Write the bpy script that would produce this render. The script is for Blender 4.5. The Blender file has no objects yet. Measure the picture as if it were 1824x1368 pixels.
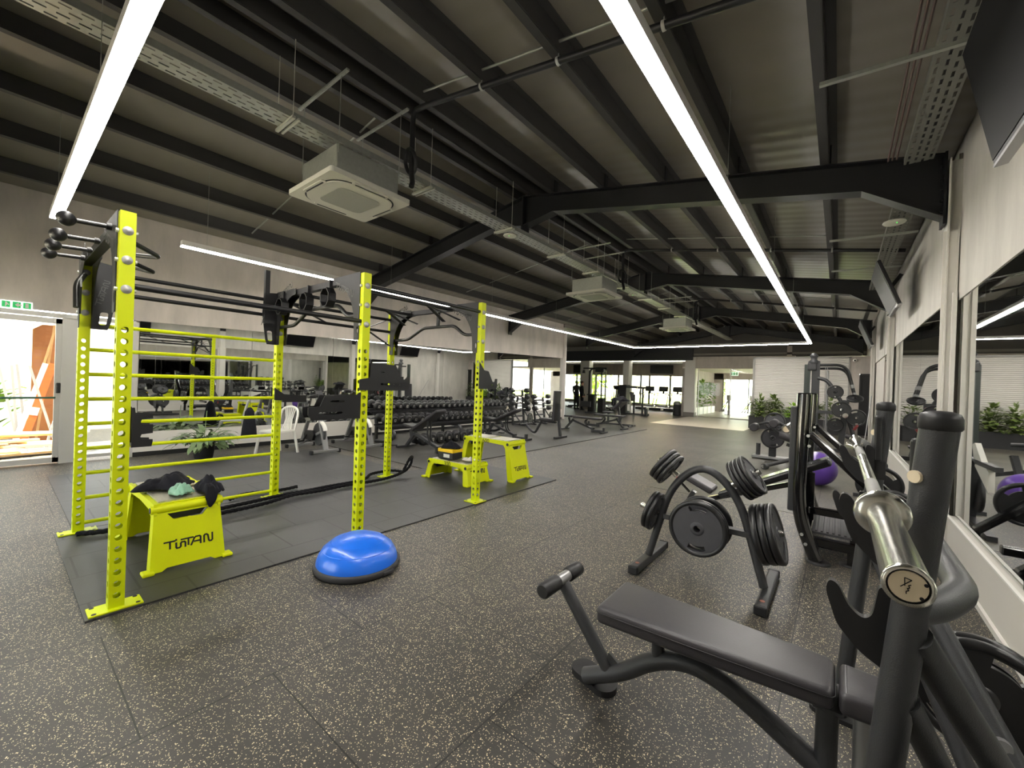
import bpy, bmesh, math, random
from mathutils import Vector, Matrix, Quaternion
random.seed(7)
V=Vector; PI=math.pi
scene=bpy.context.scene; COL=scene.collection
# ---------------------------------------------------------------- materials
def lin(c):
    return tuple(((v/255)/12.92 if v/255<=0.04045 else ((v/255+0.055)/1.055)**2.4) for v in c)+(1,)
MATS={}
def mat(name,rgb,rough=.5,metal=0,spec=.5,coat=0,var=0,vs=8,bump=0,bs=60,emit=0,trans=0,alpha=1,aniso=None):
    if name in MATS: return MATS[name]
    m=bpy.data.materials.new(name); m.use_nodes=True; nt=m.node_tree; b=nt.nodes['Principled BSDF']
    b.inputs['Base Color'].default_value=lin(rgb); b.inputs['Roughness'].default_value=rough
    b.inputs['Metallic'].default_value=metal; b.inputs['Specular IOR Level'].default_value=spec
    b.inputs['Coat Weight'].default_value=coat; b.inputs['Coat Roughness'].default_value=.08
    b.inputs['Transmission Weight'].default_value=trans
    tc=nt.nodes.new('ShaderNodeTexCoord')
    if var:
        n=nt.nodes.new('ShaderNodeTexNoise'); n.inputs['Scale'].default_value=vs; n.inputs['Detail'].default_value=5
        r=nt.nodes.new('ShaderNodeMix'); r.data_type='RGBA'
        c=lin(rgb); r.inputs[6].default_value=tuple(v*(1-var) for v in c[:3])+(1,); r.inputs[7].default_value=tuple(min(1,v*(1+var)) for v in c[:3])+(1,)
        nt.links.new(tc.outputs['Object'],n.inputs['Vector']); nt.links.new(n.outputs['Fac'],r.inputs[0]); nt.links.new(r.outputs[2],b.inputs['Base Color'])
    if bump:
        n=nt.nodes.new('ShaderNodeTexNoise'); n.inputs['Scale'].default_value=bs
        if aniso:
            mp=nt.nodes.new('ShaderNodeMapping'); mp.inputs['Scale'].default_value=aniso
            nt.links.new(tc.outputs['Object'],mp.inputs['Vector']); nt.links.new(mp.outputs[0],n.inputs['Vector'])
        else: nt.links.new(tc.outputs['Object'],n.inputs['Vector'])
        bp=nt.nodes.new('ShaderNodeBump'); bp.inputs['Strength'].default_value=bump; bp.inputs['Distance'].default_value=.01
        nt.links.new(n.outputs['Fac'],bp.inputs['Height']); nt.links.new(bp.outputs[0],b.inputs['Normal'])
    if emit:
        b.inputs['Emission Color'].default_value=lin(rgb); b.inputs['Emission Strength'].default_value=emit
    MATS[name]=m; return m
def nodes(m): return m.node_tree.nodes, m.node_tree.links, m.node_tree.nodes['Principled BSDF']
LIME=mat('lime_powder_coat',(200,212,2),.42,0,.3,0,.05,3)
LIMEX=mat('lime_moulded',(206,214,0),.5,0,.25,0,.05,4)
BLK=mat('black_powder_coat',(20,20,22),.42,0,.5,0,.1,20,.08,220)
ANT=mat('anthracite_textured_coat',(50,51,53),.45,0,.5,0,.08,30,.15,400)
GLOSS=mat('gloss_black_paint',(8,8,10),.12,0,.6,.6)
RUB=mat('black_rubber',(22,22,24),.5,0,.5,0,.15,12,.05,90)
PLT=mat('plate_rubber',(24,24,26),.38,0,.55,0,.12,14)
PLF=mat('plate_face_grey',(62,62,66),.5,0,.5,0,.12,20)
LEA=mat('black_vinyl_upholstery',(52,50,53),.42,0,.45,0,.08,6,.06,260)
CHR=mat('chrome_steel',(222,222,216),.2,1)
STL=mat('brushed_steel',(190,190,184),.25,1,.5,0,.1,30,.05,100)
ZNC=mat('zinc_bolt',(186,186,180),.45,.25)
SIL=mat('silver_paint',(150,150,150),.35,.6)
DIA=mat('aluminium_tread_plate',(190,186,172),.38,.8,.5,0,.25,60,.6,90)
WHT=mat('white_plastic',(226,224,216),.4)
ACW=mat('off_white_cassette_plastic',(196,194,180),.45)
GALV=mat('galvanised_steel',(168,170,160),.42,.7,.5,0,.15,25)
GRY=mat('grey_painted_metal',(150,148,144),.45)
CHAR=mat('dark_screen',(10,10,12),.2)
BLUE=mat('blue_vinyl_dome',(28,108,226),.28,0,.5,.25,.06,5)
PURP=mat('purple_vinyl_ball',(92,60,150),.35,0,.5,.1,.06,5)
CLOTH=mat('black_cloth',(26,26,32),.9,0,.2,0,.25,18,.4,50)
GRNBAG=mat('green_plastic_bag',(120,165,140),.3,0,.5,0,.3,14,.3,40)
YEL=mat('yellow_plastic',(236,196,10),.45)
LEAF=mat('leaf_green',(98,116,56),.5,0,.4,0,.35,12)
LEAFD=mat('leaf_grey_green',(112,132,92),.55,0,.4,0,.35,14)
LEAFL=mat('leaf_light_green',(130,170,48),.5,0,.4,0,.3,10)
SKIN=mat('skin',(196,150,122),.55)
HAIR=mat('brown_hair',(66,50,38),.7)
CLO2=mat('dark_navy_cloth',(16,17,22),.85,0,.2,0,.2,10)
PLANTER=mat('dark_grey_planter',(44,44,46),.6,0,.4,0,.1,6)
COL_=mat('light_grey_column_paint',(208,205,198),.55,0,.4,0,.05,3)
RAFT=mat('black_steel_rafter',(15,15,18),.5,0,.5,0,.1,4)
PURL=mat('dark_grey_purlin',(58,57,55),.5,0,.4,0,.15,3)
RED=mat('red_paint',(200,50,30),.5)
ORNG=mat('orange_paint',(226,92,40),.55)
WOOD=mat('raw_timber',(196,160,112),.75,0,.3,0,.25,8)
GREENS=mat('exit_green',(20,140,70),.4,emit=1.2)
SIGNW=mat('exit_white',(235,245,235),.4,emit=1.6)
INK=mat('black_ink',(16,16,14),.5)
INKW=mat('white_ink',(214,212,206),.5)
CREAM=mat('cream_end_cap',(216,200,172),.45)
RIM=mat('bosu_dark_rim',(48,48,50),.6)
LED=mat('led_diffuser',(255,250,242),.4,emit=68)
# ---- floor: rubber crumb with beige flecks
def floor_mat(name,base,fleck,seam=1.0,amount=.5,zone=False,scale=52,thr=.3,gap=.004):
    m=mat(name,base,.47); N,L,b=nodes(m)
    g=N.new('ShaderNodeNewGeometry')
    mp=N.new('ShaderNodeMapping'); L.new(g.outputs['Position'],mp.inputs['Vector'])
    nz=N.new('ShaderNodeTexNoise'); nz.inputs['Scale'].default_value=45; L.new(mp.outputs[0],nz.inputs['Vector'])
    vm=N.new('ShaderNodeVectorMath'); vm.operation='MULTIPLY_ADD'; vm.inputs[1].default_value=(.02,.02,.02)
    L.new(nz.outputs['Color'],vm.inputs[0]); L.new(mp.outputs[0],vm.inputs[2])
    vo=N.new('ShaderNodeTexVoronoi'); vo.inputs['Scale'].default_value=scale; L.new(vm.outputs[0],vo.inputs['Vector'])
    sp=N.new('ShaderNodeSeparateColor'); L.new(vo.outputs['Color'],sp.inputs[0])
    # threshold varies per cell; only some cells hold a fleck
    t=N.new('ShaderNodeMath'); t.operation='MULTIPLY'; t.inputs[1].default_value=thr; L.new(sp.outputs[0],t.inputs[0])
    lt=N.new('ShaderNodeMath'); lt.operation='LESS_THAN'; L.new(vo.outputs['Distance'],lt.inputs[0]); L.new(t.outputs[0],lt.inputs[1])
    gt=N.new('ShaderNodeMath'); gt.operation='GREATER_THAN'; gt.inputs[1].default_value=1-amount; L.new(sp.outputs[1],gt.inputs[0])
    an=N.new('ShaderNodeMath'); an.operation='MULTIPLY'; L.new(lt.outputs[0],an.inputs[0]); L.new(gt.outputs[0],an.inputs[1])
    # dusty wear
    w=N.new('ShaderNodeTexNoise'); w.inputs['Scale'].default_value=.8; w.inputs['Detail'].default_value=6; L.new(mp.outputs[0],w.inputs['Vector'])
    wr=N.new('ShaderNodeValToRGB'); wr.color_ramp.elements[0].position=.42; wr.color_ramp.elements[1].position=.75
    c=lin(base); wr.color_ramp.elements[0].color=c; wr.color_ramp.elements[1].color=tuple(v*1.9+.006 for v in c[:3])+(1,)
    L.new(w.outputs['Fac'],wr.inputs[0])
    fl=N.new('ShaderNodeMix'); fl.data_type='RGBA'; fl.inputs[6].default_value=lin(fleck); fl.inputs[7].default_value=lin(tuple(min(255,v+30) for v in fleck)); L.new(sp.outputs[2],fl.inputs[0])
    mx=N.new('ShaderNodeMix'); mx.data_type='RGBA'; L.new(an.outputs[0],mx.inputs[0]); L.new(wr.outputs[0],mx.inputs[6]); L.new(fl.outputs[2],mx.inputs[7])
    out=mx.outputs[2]
    br=N.new('ShaderNodeTexBrick'); br.offset=.5; br.inputs['Scale'].default_value=1; br.inputs['Mortar Size'].default_value=gap
    br.inputs['Brick Width'].default_value=seam; br.inputs['Row Height'].default_value=seam; br.inputs['Mortar Smooth'].default_value=.3
    mp2=N.new('ShaderNodeMapping'); mp2.inputs['Location'].default_value=(.4,.18,0); mp2.inputs['Rotation'].default_value=(0,0,PI/2); L.new(g.outputs['Position'],mp2.inputs['Vector']); L.new(mp2.outputs[0],br.inputs['Vector'])
    sm=N.new('ShaderNodeMix'); sm.data_type='RGBA'; L.new(br.outputs['Fac'],sm.inputs[0]); L.new(out,sm.inputs[6]); sm.inputs[7].default_value=tuple(v*.25 for v in c[:3])+(1,)
    L.new(sm.outputs[2],b.inputs['Base Color'])
    bp=N.new('ShaderNodeBump'); bp.inputs['Strength'].default_value=.25; bp.inputs['Distance'].default_value=.004
    n2=N.new('ShaderNodeTexNoise'); n2.inputs['Scale'].default_value=160; L.new(mp.outputs[0],n2.inputs['Vector']); L.new(n2.outputs['Fac'],bp.inputs['Height']); L.new(bp.outputs[0],b.inputs['Normal'])
    return m
FLOOR=floor_mat('rubber_floor_flecked',(50,48,45),(206,190,152),1.0,.36,scale=185,thr=.56)
FLOOR2=floor_mat('rubber_floor_right_zone',(68,66,58),(160,150,122),1.0,.3,scale=150,thr=.5)
MATF=floor_mat('smooth_black_tile',(46,46,46),(60,60,60),.5,.05,gap=.008)
LITE=mat('light_stone_floor',(196,186,168),.4,0,.5,0,.08,2)
# ---- plaster (concrete look)
def plaster(name,rgb):
    m=mat(name,rgb,.7); N,L,b=nodes(m); tc=N.new('ShaderNodeTexCoord')
    mp=N.new('ShaderNodeMapping'); mp.inputs['Scale'].default_value=(1.6,1.6,.5); L.new(tc.outputs['Object'],mp.inputs['Vector'])
    n=N.new('ShaderNodeTexNoise'); n.inputs['Scale'].default_value=1.6; n.inputs['Detail'].default_value=8; n.inputs['Roughness'].default_value=.62; L.new(mp.outputs[0],n.inputs['Vector'])
    r=N.new('ShaderNodeValToRGB'); c=lin(rgb); r.color_ramp.elements[0].position=.3; r.color_ramp.elements[1].position=.72
    r.color_ramp.elements[0].color=tuple(v*.78 for v in c[:3])+(1,); r.color_ramp.elements[1].color=tuple(min(1,v*1.12) for v in c[:3])+(1,)
    L.new(n.outputs['Fac'],r.inputs[0]); L.new(r.outputs[0],b.inputs['Base Color']); return m
WALL=plaster('plaster_warm_grey',(184,176,168))
WALLR=plaster('concrete_look_plaster',(190,186,178))
SKIRT=mat('white_skirting_board',(206,202,194),.5,0,.4,0,.03,2)
MIRR=mat('mirror_silver',(236,238,236),.015,1)
BASEB=mat('black_base_strip',(14,14,15),.6)
def ribbed(name,rgb,axis,scale,rough=.4,strength=.5,metal=0,var=.1,dist=.02):
    m=mat(name,rgb,rough,metal,.5,0,var,1.5); N,L,b=nodes(m)
    tc=N.new('ShaderNodeTexCoord'); w=N.new('ShaderNodeTexWave'); w.bands_direction=axis; w.inputs['Scale'].default_value=scale
    L.new(tc.outputs['Object'],w.inputs['Vector']); bp=N.new('ShaderNodeBump'); bp.inputs['Strength'].default_value=strength; bp.inputs['Distance'].default_value=dist
    L.new(w.outputs['Fac'],bp.inputs['Height']); L.new(bp.outputs[0],b.inputs['Normal']); return m
ROOF=ribbed('dark_profiled_roof_sheet',(122,117,106),'Y',1.3,.32,.2)
PANEL=ribbed('white_ribbed_cladding',(206,202,196),'Z',5,.45,.6)
GLASS=bpy.data.materials.new('clear_glass'); GLASS.use_nodes=True
_n=GLASS.node_tree.nodes; _l=GLASS.node_tree.links; _n.clear()
_o=_n.new('ShaderNodeOutputMaterial'); _mx=_n.new('ShaderNodeMixShader'); _t=_n.new('ShaderNodeBsdfTransparent'); _g=_n.new('ShaderNodeBsdfGlossy'); _g.inputs['Roughness'].default_value=.02
_t.inputs[0].default_value=(.95,.97,.96,1)
_f=_n.new('ShaderNodeFresnel'); _f.inputs['IOR'].default_value=1.35; _l.new(_f.outputs[0],_mx.inputs[0]); _l.new(_t.outputs[0],_mx.inputs[1]); _l.new(_g.outputs[0],_mx.inputs[2]); _l.new(_mx.outputs[0],_o.inputs[0])
# ---------------------------------------------------------------- mesh builder
def frame_to(p0,p1,up=(0,0,1)):
    z=(V(p1)-V(p0)).normalized(); u=V(up)
    if abs(z.dot(u))>.98: u=V((0,1,0))
    x=u.cross(z).normalized(); y=z.cross(x)
    return Matrix((x,y,z)).transposed()
class MB:
    def __init__(s): s.v=[]; s.f=[]; s.m=[]; s.sm=[]
    def add(s,vs,fs,M=None,mi=0,smooth=False):
        b=len(s.v)
        for p in vs:
            p=V(p); s.v.append((M@p) if M is not None else p)
        for f in fs: s.f.append([b+i for i in f]); s.m.append(mi); s.sm.append(smooth)
        return s
    def box(s,c,d,rot=None,mi=0,bev=0,M=None):
        x,y,z=[t/2 for t in d]
        R=Matrix.Translation(V(c))
        if rot is not None: R=R@(rot.to_4x4() if isinstance(rot,Matrix) else Matrix.Rotation(rot[1],4,rot[0]))
        if M is not None: R=M@R
        if bev>0:
            b=min(bev,x*.9,y*.9,z*.9); bm=bmesh.new(); bmesh.ops.create_cube(bm,size=1)
            for v in bm.verts: v.co=V((v.co.x*2*x,v.co.y*2*y,v.co.z*2*z))
            bmesh.ops.bevel(bm,geom=bm.edges[:],offset=b,segments=2,affect='EDGES',profile=.5)
            vs=[v.co.copy() for v in bm.verts]; bm.verts.index_update(); fs=[[v.index for v in f.verts] for f in bm.faces]; bm.free()
            return s.add(vs,fs,R,mi,False)
        vs=[(-x,-y,-z),(x,-y,-z),(x,y,-z),(-x,y,-z),(-x,-y,z),(x,-y,z),(x,y,z),(-x,y,z)]
        return s.add(vs,[(0,3,2,1),(4,5,6,7),(0,1,5,4),(1,2,6,5),(2,3,7,6),(3,0,4,7)],R,mi)
    def bar(s,p0,p1,w,h=None,up=(0,0,1),mi=0,bev=0):
        p0=V(p0);p1=V(p1);h=h or w; L=(p1-p0).length
        F=frame_to(p0,p1,up); M=Matrix.Translation((p0+p1)/2)@F.to_4x4()
        return s.box((0,0,0),(w,h,L),None,mi,bev,M)
    def tube(s,pts,r,n=12,mi=0,closed=False,caps=True):
        pts=[V(p) for p in pts]; N=len(pts)
        rs=r if isinstance(r,(list,tuple)) else [r]*N
        tang=[]
        for i in range(N):
            a=pts[(i-1)%N] if (i>0 or closed) else pts[i]; b=pts[(i+1)%N] if (i<N-1 or closed) else pts[i]
            tang.append((b-a).normalized())
        u=V((0,0,1)) if abs(tang[0].z)<.9 else V((1,0,0))
        x=u.cross(tang[0]).normalized(); vs=[]
        for i in range(N):
            t=tang[i]; x=(x-t*x.dot(t)).normalized(); y=t.cross(x)
            for k in range(n):
                a=2*PI*k/n; vs.append(pts[i]+(x*math.cos(a)+y*math.sin(a))*rs[i])
        fs=[]
        for i in range(N if closed else N-1):
            j=(i+1)%N
            for k in range(n):
                k2=(k+1)%n; fs.append((i*n+k,i*n+k2,j*n+k2,j*n+k))
        s.add(vs,fs,None,mi,True)
        if caps and not closed:
            s.add(vs[:n],[tuple(range(n))[::-1]],None,mi); s.add(vs[-n:],[tuple(range(n))],None,mi)
        return s
    def cyl(s,p0,p1,r0,r1=None,n=20,mi=0): return s.tube([p0,p1],[r0,r0 if r1 is None else r1],n,mi)
    def lathe(s,prof,M=None,n=28,mi=0,smooth=True):
        vs=[];fs=[]
        for r,z in prof:
            for k in range(n):
                a=2*PI*k/n; vs.append((r*math.cos(a),r*math.sin(a),z))
        for i in range(len(prof)-1):
            for k in range(n):
                k2=(k+1)%n; fs.append((i*n+k,i*n+k2,(i+1)*n+k2,(i+1)*n+k))
        return s.add(vs,fs,M,mi,smooth)
    def sphere(s,c,r,n=16,mi=0,sc=(1,1,1)):
        prof=[(math.sin(PI*i/(n//2))*r,-math.cos(PI*i/(n//2))*r) for i in range(n//2+1)]
        return s.lathe([(max(a,1e-5),b) for a,b in prof],Matrix.Translation(V(c))@Matrix.Diagonal(V(sc).to_4d()),n,mi)
    def prism(s,poly,t,M,mi=0,holes=()):
        # poly in local xy, extruded along local z by t (centred)
        if not holes:
            n=len(poly); vs=[(x,y,-t/2) for x,y in poly]+[(x,y,t/2) for x,y in poly]
            fs=[tuple(range(n))[::-1],tuple(range(n,2*n))]+[(i,(i+1)%n,n+(i+1)%n,n+i) for i in range(n)]
            return s.add(vs,fs,M,mi)
        bm=bmesh.new()
        loops=[poly]+list(holes); es=[]
        for lp in loops:
            vv=[bm.verts.new((x,y,0)) for x,y in lp]
            for i in range(len(vv)): es.append(bm.edges.new((vv[i],vv[(i+1)%len(vv)])))
        bmesh.ops.triangle_fill(bm,use_beauty=True,use_dissolve=False,edges=es)
        bm.verts.index_update(); vs0=[v.co.copy() for v in bm.verts]; tri=[[v.index for v in f.verts] for f in bm.faces]; bm.free()
        n=len(vs0); vs=[(p.x,p.y,-t/2) for p in vs0]+[(p.x,p.y,t/2) for p in vs0]
        fs=[f[::-1] for f in tri]+[[n+i for i in f] for f in tri]; o=0
        for lp in loops:
            k=len(lp); fs+=[(o+i,o+(i+1)%k,n+o+(i+1)%k,n+o+i) for i in range(k)]; o+=k
        return s.add(vs,fs,M,mi)
    def build(s,name,mats,parent=None,loc=None,fix=True):
        me=bpy.data.meshes.new(name); me.from_pydata([tuple(p) for p in s.v],[],s.f)
        for m in (mats if isinstance(mats,(list,tuple)) else [mats]): me.materials.append(m)
        me.polygons.foreach_set('material_index',s.m); me.polygons.foreach_set('use_smooth',s.sm)
        if fix:
            bm=bmesh.new(); bm.from_mesh(me); bmesh.ops.recalc_face_normals(bm,faces=bm.faces[:]); bm.to_mesh(me); bm.free()
        me.update()
        o=bpy.data.objects.new(name,me); COL.objects.link(o)
        if parent is not None: o.parent=parent
        if loc is not None: o.location=loc
        return o
def tag(o,label=None,cat=None,group=None,kind=None):
    if label: o['label']=label
    if cat: o['category']=cat
    if group: o['group']=group
    if kind: o['kind']=kind
    return o
def thing(name,label,cat,loc=(0,0,0),rz=0,group=None):
    o=bpy.data.objects.new(name,None); COL.objects.link(o); o.empty_display_size=.1
    o.location=loc; o.rotation_euler=(0,0,rz); return tag(o,label,cat,group)
def struct(name,mb,mats,**k):
    o=mb.build(name,mats,**k); o['kind']='structure'; return o
KIDS={}
def dup(root,loc=None,rz=None,label=None,group=None,rot=None):
    if root.name not in KIDS:
        ch={}
        for o in COL.objects:
            if o.parent: ch.setdefault(o.parent.name,[]).append(o)
        KIDS[root.name]=(list(ch.get(root.name,[])),ch)
    kids,ch=KIDS[root.name]
    def cp(o,par):
        c=o.copy(); COL.objects.link(c)
        if par is not None: c.parent=par
        for q in ch.get(o.name,[]): cp(q,c)
        return c
    r=root.copy(); COL.objects.link(r)
    if loc is not None: r.location=loc
    if rot is not None: r.rotation_euler=rot
    elif rz is not None: r.rotation_euler=(0,0,rz)
    if label: r['label']=label
    if group: r['group']=group
    for q in kids: cp(q,r)
    return r
def smoothpts(pts,rad=.1,k=5):
    pts=[V(p) for p in pts]; out=[pts[0]]
    for i in range(1,len(pts)-1):
        a,b,c=pts[i-1],pts[i],pts[i+1]
        d1=min(rad,(a-b).length*.49); d2=min(rad,(c-b).length*.49)
        p=b+(a-b).normalized()*d1; q=b+(c-b).normalized()*d2
        for j in range(k+1):
            t=j/k; out.append(p*(1-t)**2+b*2*t*(1-t)+q*t*t)
    out.append(pts[-1]); return out
def text_mesh(txt,size,depth=.001):
    cu=bpy.data.curves.new('t','FONT'); cu.body=txt; cu.size=size; cu.align_x='CENTER'; cu.align_y='CENTER'; cu.extrude=depth
    o=bpy.data.objects.new('t',cu); COL.objects.link(o); dg=bpy.context.evaluated_depsgraph_get()
    me=o.evaluated_get(dg).to_mesh(); vs=[v.co.copy() for v in me.vertices]; fs=[list(p.vertices) for p in me.polygons]
    o.evaluated_get(dg).to_mesh_clear(); bpy.data.objects.remove(o); bpy.data.curves.remove(cu)
    return vs,fs
def basis(o,x,y):
    x=V(x).normalized(); y=V(y); y=(y-x*x.dot(y)).normalized(); z=x.cross(y)
    M=Matrix((x,y,z)).transposed().to_4x4(); M.translation=V(o); return M
# stroke lettering of the maker's word-mark: T i n T A N, in a box of height 1
def wordmark(mb,M,h,w,t=.002,mi=0):
    S=[[(0,.95),(.75,.95)],[(.40,.95),(.40,.28)],
       [(.85,.72),(.85,.3),(.9,.2),(1.1,.2)],[(.85,.98),(.85,1.06)],
       [(1.1,.2),(1.18,.3),(1.18,.6),(1.26,.7),(1.45,.7),(1.52,.6),(1.52,.2)],
       [(1.22,.95),(2.1,.95)],[(1.75,.95),(1.75,.3)],
       [(1.95,.2),(2.2,.85),(2.32,.95),(2.6,.95),(2.68,.85),(2.68,.2)],[(2.2,.5),(2.68,.5)],
       [(2.95,.2),(2.95,.85),(3.02,.95),(3.15,.95),(3.25,.85),(3.32,.3),(3.4,.2),(3.52,.2),(3.6,.3),(3.6,1.0)]]
    sx=w/3.6
    for st in S:
        for a,b in zip(st[:-1],st[1:]):
            A=V((a[0]*sx,a[1]*h,0));B=V((b[0]*sx,b[1]*h,0)); d=(B-A).normalized(); nrm=V((-d.y,d.x,0))*h*.075; e=d*h*.05
            A=A-e;B=B+e
            mb.prism([tuple((A-nrm)[:2]),tuple((B-nrm)[:2]),tuple((B+nrm)[:2]),tuple((A+nrm)[:2])],t,M,mi)
def rpoly(pts,r=.05,k=5):
    out=[]; n=len(pts)
    for i in range(n):
        a,b_,c=V(pts[i-1]),V(pts[i]),V(pts[(i+1)%n]); p=b_+(a-b_).normalized()*min(r,(a-b_).length*.45); q=b_+(c-b_).normalized()*min(r,(c-b_).length*.45)
        for j in range(k+1):
            t=j/k; w_=p*(1-t)**2+b_*2*t*(1-t)+q*t*t; out.append((w_.x,w_.y))
    return out
ORD=['first','second','third','fourth','fifth','sixth','seventh','eighth','ninth','tenth','eleventh','twelfth','thirteenth','fourteenth','fifteenth','sixteenth','seventeenth','eighteenth','nineteenth','twentieth','twenty-first','twenty-second','twenty-third','twenty-fourth','twenty-fifth','twenty-sixth']
# ---------------------------------------------------------------- camera
cam=bpy.data.cameras.new('camera'); co=bpy.data.objects.new('camera',cam); COL.objects.link(co)
f=733.988; cam.sensor_fit='HORIZONTAL'; cam.sensor_width=36; cam.lens=f/1824*36; cam.clip_start=.05; cam.clip_end=300
def _u(a,b): return V((a-912,-(b-684),-f)).normalized()
Yc=_u(1495,702); Xc=-_u(-11,649); Xc=(Xc-Yc*Xc.dot(Yc)).normalized(); Zc=Xc.cross(Yc)
R=Matrix((Xc,Yc,Zc))   # rows: world axes in camera space  -> world = R @ cam
co.matrix_world=Matrix.Translation((0,0,1.5))@R.to_4x4(); scene.camera=co
scene.view_settings.view_transform='Standard'; scene.view_settings.look='None'; scene.view_settings.exposure=0; scene.view_settings.gamma=1
# ================================================================ SETTING
XR=.88; XL=-9.45; RX=-4.4
def ztop(x): return 4.75-.173*abs(x-RX)     # top of rafters
FR=[-.5,5.75,11.5,17.25,23.0]
b=MB(); b.box((-11,14,-.05),(46,40,.1)); struct('floor',b,FLOOR)
def slab(name,x0,x1,y0,y1,z1,m,z0=0):
    b=MB(); b.box(((x0+x1)/2,(y0+y1)/2,(z0+z1)/2),(x1-x0,y1-y0,z1-z0)); return struct(name,b,m)
slab('floor_rubber_zone',-2.25,XR-.002,6.2,17.3,.003,FLOOR2)
slab('floor_stone_entrance',-6.3,-2.75,17.4,23.6,.006,LITE)
slab('floor_stone_lobby',-6.6,.8,23.9,30.4,.05,LITE)
slab('floor_rack_platform',-5.42,-3.42,.36,5.5,.012,MATF)
slab('floor_side_platform',-8.35,-5.44,.48,4.2,.010,MATF)
slab('floor_weights_platform',-9.4,-5.3,4.5,14.45,.014,floor_mat('rubber_weights_zone',(50,49,45),(120,112,92),1.0,.3,scale=70,thr=.4))
# roof sheets (two slopes) and flat roof over the far left area
b=MB(); y0,y1=-2.6,23.6
for xa,xb in ((XL-.15,RX),(RX,XR+.15)):
    za,zb=ztop(xa)+.22,ztop(xb)+.22
    b.add([(xa,y0,za),(xb,y0,zb),(xb,y1,zb),(xa,y1,za),(xa,y0,za+.06),(xb,y0,zb+.06),(xb,y1,zb+.06),(xa,y1,za+.06)],[(0,1,2,3),(4,7,6,5),(0,4,5,1),(1,5,6,2),(2,6,7,3),(3,7,4,0)])
struct('ceiling',b,ROOF)
b=MB(); b.box((-20.5,19.5,4.06),(22.3,8.4,.2)); b.box((-20.4,23.5,3.8),(22.1,.12,.5)); b.box((-14.6,28.0,3.35),(34,9.2,.1)); struct('ceiling_low',b,mat('grey_low_ceiling',(120,116,108),.6))
# purlins, one by one
def zed(x,y0,y1,side):
    b=MB(); z=ztop(x); s=.173*(1 if x<RX else -1)
    b.box((x,(y0+y1)/2,z+.11),(.018,y1-y0,.2)); b.box((x+.035*side,(y0+y1)/2,z+.012),(.075,y1-y0,.018)); b.box((x-.035*side,(y0+y1)/2,z+.208),(.075,y1-y0,.018))
    return b
for k,x in enumerate([-.17+0.9*-i for i in range(0,5)]+[.6]+[-4.2,-4.6]+[-5.07-.9*i for i in range(5)]):
    struct('purlin',zed(x,-2.5,23.4,1 if x<RX else -1),PURL)
# sag rods between purlins
for yy in (2.95,8.6,14.4,20.1):
    for x in [-5.07-.9*i for i in range(5)]+[-.17-.9*i for i in range(4)]:
        xa,xb=(x,x+.9) if x<RX else (x,x-.9)
        if xa==-5.07: xb=-4.62
        b=MB(); b.cyl((xa,yy,ztop(xa)+.1),(xb,yy,ztop(xb)+.1),.012,n=8); struct('sag_rod',b,GALV)
# portal frames
def rafter(y):
    b=MB()
    for sgn,xe in ((1,XR-.14),(-1,XL+.14)):
        xs=[RX,RX+sgn*.62,xe-sgn*.62,xe]
        zt=[ztop(x) for x in xs]; dep=[.52,.30,.32,.62]
        for i in range(3):
            xa,xb=xs[i],xs[i+1]; za,zb=zt[i],zt[i+1]; a2,b2=za-dep[i],zb-dep[i+1]
            for (t0,t1,hw) in ((0,0,.09),):
                pass
            def quadbox(p,q,r,s_,hw):
                vs=[]
                for yy in (y-hw,y+hw): vs+=[(p[0],yy,p[1]),(q[0],yy,q[1]),(r[0],yy,r[1]),(s_[0],yy,s_[1])]
                b.add(vs,[(0,1,2,3),(7,6,5,4),(0,4,5,1),(1,5,6,2),(2,6,7,3),(3,7,4,0)])
            quadbox((xa,za),(xb,zb),(xb,b2),(xa,a2),.007)          # web
            quadbox((xa,za),(xb,zb),(xb,zb-.015),(xa,za-.015),.09)  # top flange
            quadbox((xa,a2+.015),(xb,b2+.015),(xb,b2),(xa,a2),.09)  # bottom flange
        b.box((xe,y,ztop(xe)-.34),(.02,.2,.7))
        for i in range(5): b.cyl((xe-sgn*.03,y+.055,ztop(xe)-.12-.11*i),(xe,y+.055,ztop(xe)-.12-.11*i),.016,n=6); b.cyl((xe-sgn*.03,y-.055,ztop(xe)-.12-.11*i),(xe,y-.055,ztop(xe)-.12-.11*i),.016,n=6)
        # purlin cleats
    b.box((RX,y,4.45),(.03,.2,.58))
    for x in [-5.07-.9*i for i in range(5)]+[-.17-.9*i for i in range(5)]: b.box((x+.02,y-.05,ztop(x)+.1),(.01,.1,.2))
    return struct('roof_beam',b,RAFT)
for y in FR: rafter(y)
# columns on the right wall (painted)
for y in FR[:-1]:
    b=MB(); b.box((XR-.04,y,1.55),(.012,.19,3.1)); b.box((XR-.09,y-.075,1.55),(.1,.012,3.1),mi=0); b.box((XR-.11,y,1.9),(.014,.2,3.8)); b.box((XR-.05,y,1.9),(.12,.012,3.8))
    b.box((XR-.055,y-.12,1.25),(.03,.05,2.5)); b.box((XR-.055,y+.12,1.25),(.03,.05,2.5))
    struct('wall_column',b,COL_)
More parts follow.
